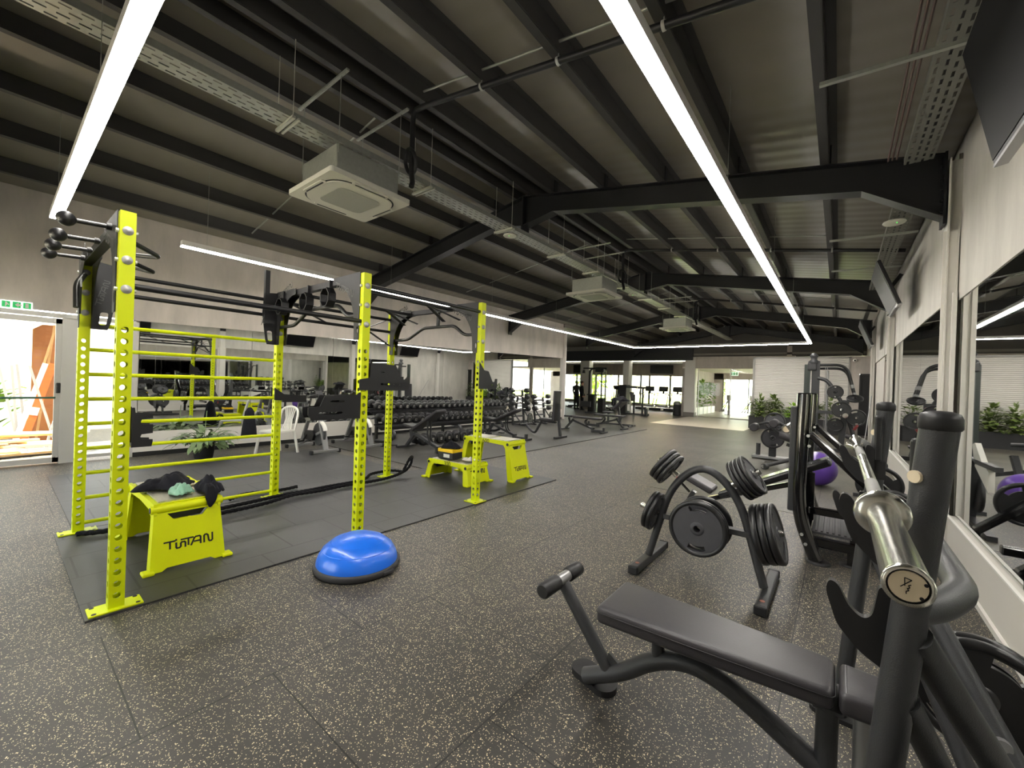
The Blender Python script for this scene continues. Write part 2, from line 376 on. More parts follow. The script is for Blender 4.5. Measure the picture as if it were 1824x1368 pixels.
# walls
b=MB(); b.box((XR+.1,10.4,2.0),(.2,26.4,4.1)); struct('wall_right',b,WALLR)
b=MB(); b.box((XR-.012,1.6,3.15),(.03,8.1,1.45)); b.box((XR-.012,9.8,3.2),(.03,7.9,1.4)); b.box((XR-.012,15.5,3.2),(.03,3.3,1.4)); struct('wall_right_band',b,WALLR)
b=MB(); b.box((XR-.03,1.6,.2),(.04,8.0,.4)); b.box((XR-.03,9.8,.2),(.04,7.8,.4)); struct('baseboard_right',b,SKIRT)
b=MB(); b.box((XR-.055,1.6,.02),(.03,8.0,.04)); b.box((XR-.055,1.6,.402),(.02,8.0,.012)); b.box((XR-.055,9.8,.402),(.02,7.8,.012)); struct('trim_right_edge',b,mat('white_edge',(222,220,214),.4))
def mirror(name,x,y0,y1,z0,z1a,z1b,face,label):
    b=MB(); d=.012*face
    b.add([(x,y0,z0),(x,y1,z0),(x,y1,z1b),(x,y0,z1a),(x+d,y0,z0),(x+d,y1,z0),(x+d,y1,z1b),(x+d,y0,z1a)],[(0,1,2,3),(7,6,5,4),(0,4,5,1),(1,5,6,2),(2,6,7,3),(3,7,4,0)])
    return tag(b.build(name,MIRR),label,'mirror')
yy=[-2.0,.0,1.85,3.7,5.6]
nm=['behind the flat bench press','beside the near barbell end','beside the barbell on the flat bench press','nearest this side of the near wall column']
for i in range(4): mirror('wall_mirror',XR-.008,yy[i]+.004,yy[i+1]-.004,.41,2.44,2.44,-1,'tall frameless mirror on the right wall '+nm[i])
yy=[5.9,7.9,9.9,11.9,13.8]; nm=['just past the near wall column','second past the near wall column','third past the near wall column','last one before the far right door']
for i in range(4): mirror('wall_mirror',XR-.008,yy[i]+.004,yy[i+1]-.004,.41,2.5,2.5,-1,'tall frameless mirror on the right wall, '+nm[i])
# left wall with glazed doors at its near end
DY0,DY1=-2.3,.72
b=MB()
b.box((XL-.1,8.45,3.2),(.2,13.9,1.74)); b.box((XL-.1,8.45,.2),(.2,13.9,.42)); b.box((XL-.13,8.45,1.4),(.14,13.9,2.1))
b.box((XL-.1,-.6,3.28),(.2,4.4,1.6)); b.box((XL-.1,-2.55,1.3),(.2,.4,2.6)); struct('wall_left',b,WALL)
yy=[1.55+i*(13.85-.0)/8 for i in range(9)]
def zt_(y): return 2.33+.3*(y-1.5)/13.9
for i in range(8):
    mirror('wall_mirror',XL+.002,yy[i]+.004,yy[i+1]-.004,.42,zt_(yy[i]),zt_(yy[i+1]),1,'tall frameless mirror on the left wall, %s one from the glazed doors'%ORD[i])
b=MB(); 
for i in range(14):
    ya=1.5+i*13.9/14; yb=ya+13.9/14
    b.add([(XL+.03,ya,zt_(ya)),(XL+.03,yb,zt_(yb)),(XL+.03,yb,4.1),(XL+.03,ya,4.1),(XL-.01,ya,zt_(ya)),(XL-.01,yb,zt_(yb)),(XL-.01,yb,4.1),(XL-.01,ya,4.1)],[(0,1,2,3),(7,6,5,4),(0,4,5,1),(1,5,6,2),(2,6,7,3),(3,7,4,0)])
b.box((XL+.01,-.4,3.22),(.04,3.8,1.76)); struct('wall_left_band',b,WALL)
b=MB(); b.box((XL+.02,8.45,.25),(.05,13.9,.34)); struct('baseboard_left',b,SKIRT)
b=MB(); b.box((XL+.015,8.45,.04),(.04,13.9,.08)); struct('trim_left_base',b,BASEB)
b=MB(); b.box((XL-.04,15.43,1.9),(.32,.1,3.8)); b.box((XL+.0,15.4,1.9),(.3,.03,3.8)); struct('trim_left_wall_end',b,mat('white_corner_trim',(214,208,202),.5))
b=MB(); b.box((-20,15.5,1.9),(21,.15,3.9)); struct('wall_far_left_return',b,WALL)
b=MB(); b.box((-4.3,-2.6,3.65),(10.9,.2,2.7)); b.box((-1.0,-2.6,1.2),(4.0,.2,2.4)); b.box((-9.4,-2.6,1.2),(.5,.2,2.4)); struct('wall_near',b,WALL)
b=MB()  # unseen glazing behind the camera, added to let in more daylight
for x in (-9.1,-7.6,-6.1,-4.6,-3.05): b.box((x,-2.6,1.15),(.07,.08,2.3))
b.box((-6.1,-2.6,2.28),(6.1,.08,.07)); b.box((-6.1,-2.6,.05),(6.1,.08,.07)); o=struct('window_22',b,mat('silver_aluminium_frame',(188,186,182),.4,.3))
g=MB(); g.box((-6.1,-2.6,1.15),(6.0,.008,2.2)); g.build('glass_pane',GLASS,o)
# glazed double door and side window on the left wall
def framed(name,kind_,y0,y1,z0,z1,fw,posts=(),bars=()):
    b=MB(); x=XL-.05
    b.box((x,(y0+y1)/2,z1-fw/2),(.07,y1-y0,fw)); b.box((x,(y0+y1)/2,z0+fw/2),(.07,y1-y0,fw))
    for p in (y0+fw/2,y1-fw/2)+tuple(posts): b.box((x,p,(z0+z1)/2),(.07,fw,z1-z0))
    o=struct(name,b,mat('silver_aluminium_frame',(188,186,182),.4,.3))
    g=MB(); g.box((x,(y0+y1)/2,(z0+z1)/2),(.008,y1-y0-fw,z1-z0-fw)); g.build('glass_pane',GLASS,o)
    return o
d=framed('door_1',0,DY0,.66,.02,2.24,.075,(-.28,-1.3))
b=MB(); b.cyl((XL-.0,-.24,1.02),(XL-.0,.6,1.02),.016,n=10); b.cyl((XL-.05,.58,1.02),(XL,.58,1.02),.012,n=8); b.build('push_bar',mat('green_push_bar',(40,84,60),.4),d)
b=MB(); b.box((XL-.0,.625,1.17),(.035,.05,.16),bev=.012); b.build('lock_case',BLK,d)
framed('window_1',0,.80,1.46,.05,2.2,.05)
b=MB(); b.box((XL-.04,.73,1.15),(.12,.16,2.3)); b.box((XL-.03,1.5,1.15),(.12,.08,2.3)); b.box((XL+.0,-.4,2.285),(.1,3.8,.06)); struct('trim_1',b,mat('silver_aluminium_frame',(188,186,182),.4,.3))
# black rope-like sill beam + far openings
b=MB(); b.box((-16.2,23.4,3.35),(20,.3,.62)); struct('beam_far',b,RAFT)
b=MB(); b.box((-4.0,23.5,2.92),(4.7,.25,.62)); b.box((-1.9,23.5,1.9),(.2,.2,3.6)); struct('wall_lintel',b,WALL)
b=MB(); b.box((-4.3,23.5,4.15),(10.9,.1,1.9)); struct('wall_gable',b,mat('dark_gable',(70,67,62),.6))
for x,w in ((-12.7,.62),(-9.95,.36),(-6.34,.52)):
    b=MB(); b.box((x,23.6,1.6),(w,.5,3.2)); struct('pillar',b,COL_)
b=MB(); b.box((-12.7,23.6,.15),(.64,.52,.3)); b.box((-6.34,23.6,.12),(.54,.52,.24)); struct('baseboard_pillars',b,mat('grey_plinth',(120,114,106),.5))
# far facade with windows
b=MB(); b.box((-18.3,32.1,2.9),(24.0,.2,.9)); b.box((-18.3,32.1,.08),(24.0,.2,.2)); struct('wall_far',b,WALL)
xs=[-30,-27,-24.5,-22,-20,-18.2,-16.3,-14.3,-13.2,-12.4,-11.7,-10.1,-8.5,-6.7]
for i in range(len(xs)-1):
    b=MB(); x0,x1=xs[i],xs[i+1]
    for p in (x0+.03,x1-.03): b.box((p,32.1,1.3),(.06,.08,2.4))
    b.box(((x0+x1)/2,32.1,.2),(x1-x0,.08,.06)); b.box(((x0+x1)/2,32.1,2.44),(x1-x0,.08,.06))
    o=struct('window_%d'%(i+2),b,mat('grey_window_frame',(96,94,90),.5))
    g=MB(); g.box(((x0+x1)/2,32.1,1.32),(x1-x0-.08,.01,2.2)); g.build('glass_pane',GLASS,o)
b=MB(); b.box((-30.1,24,2),(.2,17,4)); struct('wall_far_left_side',b,WALL)
# lobby
b=MB(); b.box((-6.75,27.5,1.5),(.15,7.6,3)); struct('wall_lobby_left',b,WALL)
b=MB(); b.box((-3,27.2,2.66),(7.6,7.2,.08)); struct('ceiling_lobby',b,mat('white_ceiling_paint',(222,216,204),.6))
b=MB(); b.box((-3,30.5,2.42),(7.6,.15,.42)); b.box((-6.4,30.5,1.3),(.6,.15,2.6)); b.box((.5,30.5,1.3),(1,.15,2.6)); struct('wall_lobby_back',b,WALL)
b=MB()
for x in (-6.1,-4.6,-3.1,-1.6,0): b.box((x,30.45,1.15),(.06,.06,2.2))
o=struct('window_20',b,mat('grey_window_frame',(96,94,90),.5)); g=MB(); g.box((-3,30.45,1.15),(6.2,.01,2.2)); g.build('glass_pane',GLASS,o)
b=MB()
for x in (-5.95,-4.4,-2.9): b.box((x,23.62,1.3),(.04,.05,2.6))
o=struct('window_21',b,mat('silver_aluminium_frame',(188,186,182),.4,.3)); g=MB(); g.box((-4.4,23.62,1.3),(3.1,.01,2.55)); g.build('glass_pane',GLASS,o)
# right-hand partition with ribbed cladding and a dark doorway
b=MB(); b.box((-1.28,20.1,1.44),(3.1,.12,2.88)); struct('wall_partition',b,PANEL)
b=MB(); b.box((-2.86,20.08,1.46),(.07,.18,2.92)); b.box((-1.28,20.08,2.9),(3.2,.18,.06)); b.box((.27,20.08,1.46),(.05,.18,2.92)); struct('trim_partition',b,GRY)
b=MB(); b.box((.64,20.1,2.61),(.70,.12,.66)); b.box((.43,20.1,1.14),(.28,.12,2.28)); struct('wall_partition_end',b,WALL)
b=MB(); b.box((.86,20.06,1.12),(.5,.06,2.24)); b.box((.6,20.03,1.12),(.06,.1,2.24)); b.box((.86,20.03,2.25),(.56,.1,.06)); struct('door_2',b,mat('near_black_door',(16,16,18),.5))
# ================================================================ LIME RACK
def wp(o,root):
    o.parent=root; o.matrix_parent_inverse=root.matrix_basis.inverted(); return o
def perforated(h,w,pitch,z0,z1,r,mb):
    n=16; t=.004
    for k in range(4):
        Rz=Matrix.Rotation(k*PI/2,4,'Z')
        def P(u,z,d=0): return Rz@V((w/2-d,u,z))
        z=z0
        while z+pitch<=z1+1e-6:
            cz=z+pitch/2; inn=[];out=[];deep=[]
            for i in range(n):
                a=2*PI*i/n; ca,sa=math.cos(a),math.sin(a); s=max(abs(ca),abs(sa))
                inn.append(P(r*ca,cz+r*sa)); out.append(P(ca/s*w/2,cz+sa/s*pitch/2)); deep.append(P(r*ca,cz+r*sa,t))
            vs=inn+out+deep
            mb.add(vs,[(i,(i+1)%n,n+(i+1)%n,n+i) for i in range(n)]+[(i,2*n+i,2*n+(i+1)%n,(i+1)%n) for i in range(n)])
            z+=pitch
        mb.add([P(-w/2,0),P(w/2,0),P(w/2,z0),P(-w/2,z0)],[(0,1,2,3)])
        mb.add([P(-w/2,z),P(w/2,z),P(w/2,h),P(-w/2,h)],[(0,1,2,3)])
    mb.add([(-w/2,-w/2,h),(w/2,-w/2,h),(w/2,w/2,h),(-w/2,w/2,h)],[(0,1,2,3)])
    return mb
RY=(.5,2.15,3.75); XF,XB=-3.5,-5.35; ZB=.012; HR=2.46
rack=thing('functional_rack','large lime and black functional training rack with six perforated uprights','training rack',(-4.42,2.1,ZB))
up0=None
for x in (XF,XB):
    for j,y in enumerate(RY):
        if up0 is None:
            b=MB(); perforated(HR,.075,.0715,.05,1.77,.0185,b); up0=b.build('upright',LIME,fix=False); u=up0
        else: u=up0.copy(); COL.objects.link(u)
        u.location=(x,y,ZB); bpy.context.view_layer.update(); wp(u,rack)
        b=MB(); sgn=1 if x==XF else -1
        if j==0 or x==XB: b.box((0,0,.006),(.135,.25,.012),bev=.004); hol=[(-.05,.1),(.05,.1),(-.05,-.1),(.05,-.1)]
        else: b.box((0,0,.006),(.2,.2,.012),bev=.004); hol=[(-.075,.075),(.075,.075),(-.075,-.075),(.075,-.075)]
        bp=b.build('base_plate',LIME,u)
        c=MB()
        for hx,hy in hol: c.cyl((hx,hy,.011),(hx,hy,.0135),.012,n=10)
        c.build('anchor_slots',INK,bp)
        for z in (2.34,2.16,1.98):
            c=MB(); c.lathe([(1e-4,.0505),(.0145,.05),(.015,.042),(.027,.041),(.027,.0375),(1e-4,.0375)],basis((0,0,z),(0,1,0),(0,0,1)),18); c.build('bolt',ZNC,u)
            for s in (-1,1):
                c=MB(); c.cyl((0,s*.0375,z),(0,s*.052,z),.013,n=6); c.build('bolt',ZNC,u)
# gussets
for y in RY:
    for x,s in ((XF,-1),(XB,1)):
        b=MB(); arc=[(.11+.40*(i/8)**1.7,2.02+.38*math.sin(PI/2*i/8)) for i in range(9)]
        poly=[(.02,1.84),(.10,1.84),(.105,1.95)]+arc+[(.51,2.47),(.02,2.47)]
        hole=[(.045+.012*math.cos(a)*1.2,1.93+.035*math.sin(a)) for a in [2*PI*i/12 for i in range(12)]]
        for dy in (-.042,.042):
            b.prism(poly,.006,basis((x,y+dy,ZB),(s,0,0),(0,0,1)),0,[hole])
        g=wp(b.build('gusset_plate',BLK),rack)
        b=MB(); M=basis((x+(.09 if s>0 else -.48),y-.0465,ZB+2.36),(1,.0,.0),(0,0,1))@Matrix.Rotation(.35*s,4,'Z')
        wordmark(b,M,.07,.36,.001); wp(b.build('wordmark',mat('grey_cut_letters',(92,92,90),.5)),g)
    if y<3:   # plates along the bay, holding the long pipes
        for x,s in ((XB,1),):
            e=1 if y<1 else -1
            b=MB(); q=.0375
            poly=[(q,1.84),(q+.11,1.84),(q+.13,1.9),(q+.17,2.2),(q+.15,2.44),(q,2.46)]; hole=rpoly([(q+.05,1.88),(q+.1,1.88),(q+.115,2.0),(q+.06,2.0)],.02,3)
            for k in range(3): pass
            b.prism([(e*u,v) for u,v in poly],.006,basis((x+s*.034,y,ZB),(0,1,0),(0,0,1)),0,[[(e*u,v) for u,v in hole]])
            g2=wp(b.build('gusset_plate',BLK),rack)
            b=MB(); wordmark(b,basis((x+s*.034+.0035,y+e*(q+.1)-.03,ZB+2.05),(0,.25,1),(0,-1,.25)),.05,.24,.001); wp(b.build('wordmark',mat('grey_cut_letters',(92,92,90),.5)),g2)
    b=MB(); b.bar((XF-.04,y,2.43+ZB),(XB+.04,y,2.43+ZB),.06,.06); wp(b.build('top_beam',BLK),rack)
# multi-grip pull-up bars
for y in RY[1:]:
    b=MB(); pts=[(-3.54,y,2.09),(-3.78,y,2.085),(-3.98,y,2.22),(-4.6,y,2.22),(-4.95,y,2.07),(-5.31,y,2.07)]
    b.tube(smoothpts(pts,.07),.02,12); b.bar((-4.3,y,2.22),(-4.3,y,2.42),.035); wp(b.build('pull_up_bar',BLK),rack)
# longitudinal pipes
def pipe(p0,p1,r=.02):
    b=MB(); b.tube([p0,p1],r,12); return wp(b.build('cross_pipe',BLK),rack)
for x,z,a,c in ((XF,2.02,0,1),(XB,2.38,0,1),(XB,2.2,0,1),(XF,2.36,1,2),(XB,2.2,1,2),(XB,2.38,1,2),(-4.0,2.42,1,2),(-4.85,2.42,1,2)):
    pipe((x,RY[a]+.03,z),(x,RY[c]-.03,z))
# V braces at the inner pipes
for x in (-4.0,-4.85):
    b=MB(); b.bar((x,3.3,2.42),(x-.15,3.72,2.28),.05,.008); b.bar((x,3.3,2.42),(x+.15,3.72,2.28),.05,.008); wp(b.build('pipe_brace',BLK),rack)
b=MB(); b.bar((XB,2.75,2.2),(XB+.02,2.2,2.4),.05,.008); b.bar((XB,3.3,2.2),(XB+.02,3.72,2.4),.05,.008); b.bar((XB,3.3,2.2),(XB+.02,3.72,1.98),.05,.008); wp(b.build('pipe_brace',BLK),rack)
# rungs
for i in range(9):
    z=.09+.225*i
    b=MB(); b.tube([(XB,RY[0]+.03,z),(XB,RY[1]-.03,z)],.0175,12); wp(b.build('rung',LIME),rack)
# ball grips past the near beam
for x in (-3.7,-4.2,-4.58,-4.95):
    b=MB(); b.tube([(x,.46,2.41),(x,.3,2.4)],.014,10); b.sphere((x,.255,2.4),.045,16); b.cyl((x,.455,2.41),(x,.43,2.41),.022,n=8); wp(b.build('ball_grip',BLK),rack)
b=MB(); b.tube(smoothpts([(-3.75,.55,2.36),(-3.95,.75,2.33),(-4.15,.62,2.35)],.05),.016,10); b.tube(smoothpts([(-4.3,.55,2.36),(-4.45,.82,2.3),(-4.6,.62,2.35)],.05),.016,10); wp(b.build('curved_grip',BLK),rack)
b=MB(); b.tube(smoothpts([(-5.12,.47,2.3),(-5.05,.42,2.2),(-5.0,.42,2.0)],.05),.022,10); b.prism([(-.05,0),(.04,.0),(.09,.22),(.06,.3),(.0,.26),(-.05,.1)],.012,basis((-5.05,.44,1.95),(1,0,.0),(0,0,1))); wp(b.build('hanging_grip',mat('worn_black_metal',(40,40,36),.3,.4)),rack)
b=MB(); b.bar((XB+.02,1.99,2.1),(XB+.02,1.99,2.72),.05,.05); wp(b.build('anchor_post',BLK),rack)
# octagonal rope rings on the middle beam
for x in (-5.12,-4.52,-4.06):
    b=MB(); n=8
    for i in range(n):
        a0=2*PI*(i+.5)/n; a1=2*PI*(i+1.5)/n; r=.085
        b.bar((x+r*math.cos(a0),2.08,2.29+r*1.15*math.sin(a0)),(x+r*math.cos(a1),2.08,2.29+r*1.15*math.sin(a1)),.01,.08,up=(0,1,0))
    b.bar((x,2.1,2.38),(x,2.1,2.47),.03); wp(b.build('rope_ring',BLK),rack)
# ---- spotter arms and cups that hook on the uprights
def slot(y,z,l,h=.02): return [(y,z),(y+l,z),(y+l+h/2,z+h/2),(y+l,z+h),(y,z+h),(y-h/2,z+h/2)]
def hook_arm(name,label,poly,holes,y,z,flip=1,x=XF):
    t=thing(name,label,'rack attachment',(x,y,z))
    b=MB(); M=basis((.05,0,0),(0,1,0),(0,0,1)); M2=basis((-.05,0,0),(0,1,0),(0,0,1))
    P=[(u*flip,v) for u,v in poly]; Hs=[[(u*flip,v) for u,v in h] for h in holes]
    b.prism(P,.006,M,0,Hs); b.prism(P,.006,M2,0,Hs); b.build('side_plates',BLK,t)
    b=MB(); us=[p[0] for p in poly]; lo=min(v for u,v in poly); wl=max(us)-.075; b.box((0,flip*(.05+wl/2),lo+.012),(.094,wl,.02)); b.build('base_web',BLK,t)
    b=MB(); b.cyl((-.075,0,.06),(-.046,0,.06),.013,n=10); b.build('locking_pin',BLK,t); return t
armA=[(-.06,-.02),(.47,-.02),(.50,.02),(.50,.12),(.47,.12),(.44,.09),(.40,.1),(.33,.23),(.06,.24),(.045,.1),(-.06,.08)]
hook_arm('spotter_arm','long black slotted spotter arm on the middle front lime upright pointing to the far end',armA,[slot(.17,.03,.09),slot(.32,.03,.06),slot(.17,.15,.1,.014)],2.15,1.40)
armB=[(.042,-.02),(.06,-.02),(.50,-.0),(.52,.03),(.52,.09),(.42,.1),(.38,.19),(.08,.2),(.06,.22),(.042,.22)]
hook_arm('spotter_arm','black slotted spotter arm on the middle front lime upright pointing to the near end',armB,[slot(.22,.03,.2),slot(.2,.13,.12)],2.15,1.14,-1)
cup=[(.042,-.12),(.14,-.12),(.145,-.09),(.145,-.075),(.09,-.07),(.085,-.055),(.09,-.04),(.145,-.035),(.145,.02),(.09,.025),(.085,.04),(.09,.055),(.145,.06),(.14,.09),(.06,.09),(.055,.13),(.042,.13)]
hook_arm('bar_cup','black double slotted bar cup on the nearest lime upright',cup,[],.5,1.13)
cupC=[(-.06,-.06),(.26,-.06),(.28,-.03),(.28,.07),(.24,.07),(.23,.03),(.19,.03),(.11,.16),(.03,.17),(-.06,.27),(-.06,.1)]
hook_arm('bar_cup','black bar cup with an upturned lip on the farthest front lime upright',cupC,[slot(.12,-.02,.08,.02)],3.75,1.47)
hook_arm('spotter_arm','black bar holder on the rear lime upright beside the climbing rungs',[(-.05,-.05),(.33,-.08),(.33,.0),(.06,.02),(-.05,.1)],[],2.15,1.24,1,XB)
# ================================================================ PLYO STEPS
def rrect(w,h,r,n=4):
    pts=[]
    for cx,cy,a0 in ((w/2-r,h/2-r,0),(-w/2+r,h/2-r,90),(-w/2+r,-h/2+r,180),(w/2-r,-h/2+r,270)):
        for i in range(n+1):
            a=math.radians(a0+90*i/n); pts.append((cx+r*math.cos(a),cy+r*math.sin(a)))
    return pts
def plyo(label,loc,rz,H,W,D0,D1,number=None):
    # W along local y (width), D0/D1 bottom / top half depth along x; faces +-x carry the word-mark
    t=thing('plyo_step',label,'plyo box',loc,rz)
    for s in (1,-1):
        b=MB(); L=math.hypot(D0-D1,H-.03)
        o=V((s*D0,0,0)); upv=V((s*(D1-D0),0,H-.03)); M=basis(o,(0,s,0),upv)
        w0,w1=W/2,W/2-.03
        poly=[(-w0,0),(-w0+.07,0),(-w0+.1,.02),(w0-.1,.02),(w0-.07,0),(w0,0),(w1,L),(-w1,L)]
        hz=L-.1; hole=[(-.13,hz+.035),(-.09,hz-.015),(.09,hz-.015),(.13,hz+.035)]
        b.prism(poly,.022,M,0,[hole])
        for e in (-1,1):  # side returns and feet
            b.add([M@V(p) for p in [(e*w0,0,0),(e*w1,L,0),(e*w1,L,-.07),(e*w0,0,-.09),(e*(w0-.02),0,0),(e*(w1-.02),L,0),(e*(w1-.02),L,-.07),(e*(w0-.02),0,-.09)]],[(0,1,2,3),(7,6,5,4),(0,4,5,1),(1,5,6,2),(2,6,7,3),(3,7,4,0)])
            b.box((s*(D0+.0),e*s*(w0+.01),.012),(.09,.07,.024),bev=.008)
        p=b.build('end_panel',LIMEX,t)
        b=MB(); wordmark(b,M@Matrix.Translation((-.15,.13,.0125)),.075 if W<.6 else .08,.3,.002); b.build('wordmark',INK,p)
        b=MB(); b.prism(hole,.004,M@Matrix.Translation((0,0,-.06))); b.build('grip_recess',INK,p)
    b=MB()
    for e in (-1,1):  # long edge rails with arched underside
        y=e*(W/2-.035); pl=[(-D1-.02,H-.01),(-D1-.03,H-.09),(-D1+.05,H-.13),(-D1+.09,H-.075),(0,H-.06),(D1-.09,H-.075),(D1-.05,H-.13),(D1+.03,H-.09),(D1+.02,H-.01)]
        b.prism(pl,.02,basis((0,y,0),(1,0,0),(0,0,1)))
    b.box((0,0,H-.03),(2*D1,W-.09,.03)); b.build('top_frame',LIMEX,t)
    for s in (-1,1):
        b=MB(); b.tube([(s*(D1-.0),-W/2+.01,H-.055),(s*(D1-.0),W/2-.01,H-.055)],.032,14); q=b.build('corner_tube',LIMEX,t)
        b=MB(); 
        for e in (-1,1): b.cyl((s*D1,e*(W/2-.009),H-.055),(s*D1,e*(W/2-.006),H-.055),.022,n=12)
        b.build('tube_bore',INK,q)
        b=MB(); b.box((s*D1*.5,0,H-.009),(D1*.86,W-.12,.012)); b.build('tread_plate',DIA,t)
    if number:
        b=MB(); vs,fs=text_mesh(number,.09); b.add(vs,fs,basis((0,-W/2+.024,H-.045),(1,0,0),(0,0,1))); b.build('height_number',INK,t)
    return t
b1=plyo('lime plyo step in front of the climbing rungs with dark clothes on it',(-4.39,.965,ZB),0,.5,.47,.51,.43)
b2=plyo('low lime plyo step marked 300 with a yellow and black box on it',(-4.5,4.40,ZB),.03,.3,.48,.44,.38,'300')
b3=plyo('tallest lime plyo step, bare, behind the farthest front upright',(-4.35,5.06,ZB),.03,.6,.46,.56,.44,'600')
# things on the steps
def cloth(name,label,cat,c,sx,sy,h,m,seed,rz=0,drop=0,edge=None):
    random.seed(seed); nx,ny=22,18; b=MB(); ph=[random.uniform(0,6.3) for _ in range(8)]
    vs=[]
    for i in range(nx+1):
        for j in range(ny+1):
            u=i/nx*2-1; v=j/ny*2-1; rr=math.sqrt(u*u+v*v); e=1+.16*math.sin(3*math.atan2(v,u)+ph[0])+.1*math.sin(5*math.atan2(v,u)+ph[1])
            q=max(abs(u),abs(v)); k=(q/max(rr,1e-4)) if rr>0 else 1
            x=u*k*sx*e; y=v*k*sy*e
            z=h*(1-q**2.2)*(.75+.25*math.sin(4*u+ph[2])*math.cos(3*v+ph[3]))+.018*math.sin(9*u+ph[4]+3*v)*(1-q)+.012*math.sin(13*v+ph[5])*(1-q*.6)+.012
            if drop and x>edge: 
                d=x-edge; x=edge+d*.25; z=z-d*drop
            vs.append((x,y,z))
    fs=[(i*(ny+1)+j,(i+1)*(ny+1)+j,(i+1)*(ny+1)+j+1,i*(ny+1)+j+1) for i in range(nx) for j in range(ny)]
    b.add(vs,fs,None,0,True); o=b.build(name,m,None,c,False); o.rotation_euler=(0,0,rz)
    md=o.modifiers.new('thick','SOLIDIFY'); md.thickness=.006; md.offset=1
    random.seed(7); return tag(o,label,cat)
cloth('dark_jacket','crumpled dark jacket lying across the lime step in front of the rungs','clothing',(-4.42,.93,ZB+.506),.15,.22,.11,CLOTH,3,.5)
cloth('dark_jacket','dark jacket sleeve hanging over the front edge of the lime step','clothing',(-4.06,1.13,ZB+.506),.19,.085,.10,CLOTH,11,0,1.2,.135)
cloth('plastic_bag','pale green plastic bag on the lime step under the dark jacket','bag',(-4.10,.95,ZB+.506),.09,.075,.08,GRNBAG,5,.3)
t=thing('storage_box','small yellow and black box with a dark cloth on it on the low lime step','box',(-4.62,4.36,ZB+.305),.06)
b=MB(); b.box((0,0,.05),(.3,.22,.1),bev=.008); b.build('black_base',BLK,t)
b=MB(); b.box((0,0,.125),(.31,.23,.05),bev=.008); b.build('yellow_rim',YEL,t)
b=MB(); b.box((.03,-.112,.05),(.12,.004,.05)); b.build('label_patch',INKW,t)
cloth('black_cloth','black cloth heaped on the small yellow box','cloth',(-4.62,4.36,ZB+.455),.17,.1,.09,CLOTH,21,.1)
cloth('white_cloth','small white cloth on the low lime step beside the yellow box','cloth',(-4.26,4.42,ZB+.306),.13,.09,.025,mat('white_cloth',(214,208,198),.8),31,.2)
# ================================================================ BLUE DOME
t=thing('balance_dome','bright blue half-ball balance trainer on the floor before the middle upright','balance trainer',(-2.96,1.83,0))
b=MB(); R=.305
b.lathe([(1e-4,.255)]+[(R*math.sin(PI/2*i/16)**.92,.045+.21*math.cos(PI/2*i/16)) for i in range(1,17)],None,48); dm=b.build('inflated_dome',BLUE,t)
b=MB()
for r in (.12,.2,.26): 
    z=.045+.21*math.sqrt(max(0,1-(r/R)**2.15)); b.lathe([(r-.003,z+.002),(r,z+.0035),(r+.003,z+.001)],None,40)
b.build('moulded_rings',BLUE,dm)
b=MB(); b.lathe([(.28,.05),(.318,.056),(.325,.045),(.325,.02),(.31,.0),(.02,.0)],None,48); b.build('platform_base',RIM,t)
b=MB(); b.box((.32,.06,.03),(.03,.09,.03),bev=.008); b.build('side_handle',RIM,t)
# ================================================================ BATTLE ROPES
ROPE=mat('black_rope',(24,24,28),.85,0,.2,0,.3,60,.8,70)
def rope(label,pts,r=.02):
    pts=smoothpts(pts,.18,6); b=MB(); out=[]
    for i,p in enumerate(pts): out.append(p)
    # three twisted strands
    fine=[]
    for a,c in zip(out[:-1],out[1:]):
        k=max(1,int((c-a).length/.018))
        for i in range(k): fine.append(a+(c-a)*i/k)
    fine.append(out[-1]); ss=0
    for st in range(3):
        P=[]; ss=0
        for i,p in enumerate(fine):
            if i: ss+=(p-fine[i-1]).length
            d=(fine[min(i+1,len(fine)-1)]-fine[max(i-1,0)]).normalized(); u=V((0,0,1)).cross(d)
            u=u.normalized() if u.length>1e-3 else V((1,0,0)); w_=d.cross(u); a=ss*38+st*2*PI/3
            P.append(p+(u*math.cos(a)+w_*math.sin(a))*r*.5)
        b.tube(P,r*.62,6)
    return tag(b.build('battle_rope',ROPE),label,'rope')
z=.055
rope('thick black battle rope looped round the far rear upright and lying along the rack',[(-5.15,3.9,.1),(-5.1,3.98,.3),(-5.17,4.09,.3),(-5.2,4.05,.1),(-5.10,3.7,z),(-5.05,3.3,z),(-5.12,2.9,z),(-5.07,2.55,z),(-5.10,2.25,z+.01),(-5.0,2.0,z),(-4.94,1.7,z),(-4.93,1.3,z),(-4.95,1.26,z)])
rope('black battle rope running from the far rear upright past the lime step',[(-5.27,3.99,z),(-5.46,3.95,z),(-5.50,3.75,z),(-5.46,3.52,z),(-5.26,3.36,z),(-5.19,3.1,z),(-5.22,2.75,z),(-5.17,2.5,z),(-5.2,2.2,z),(-5.15,1.9,z),(-5.1,1.5,z)])
rope('black battle rope end lying at the foot of the near rear upright',[(-5.18,.48,z-.01),(-5.1,.62,z-.01),(-5.05,.9,z-.01),(-5.04,1.1,z-.01),(-5.06,1.22,z-.01)],.022)
rope('black battle rope tail lying behind the climbing rungs',[(-5.46,1.72,.04),(-5.6,1.9,.04),(-5.55,2.1,.04),(-5.48,2.3,.04),(-5.52,2.5,.04)],.02)
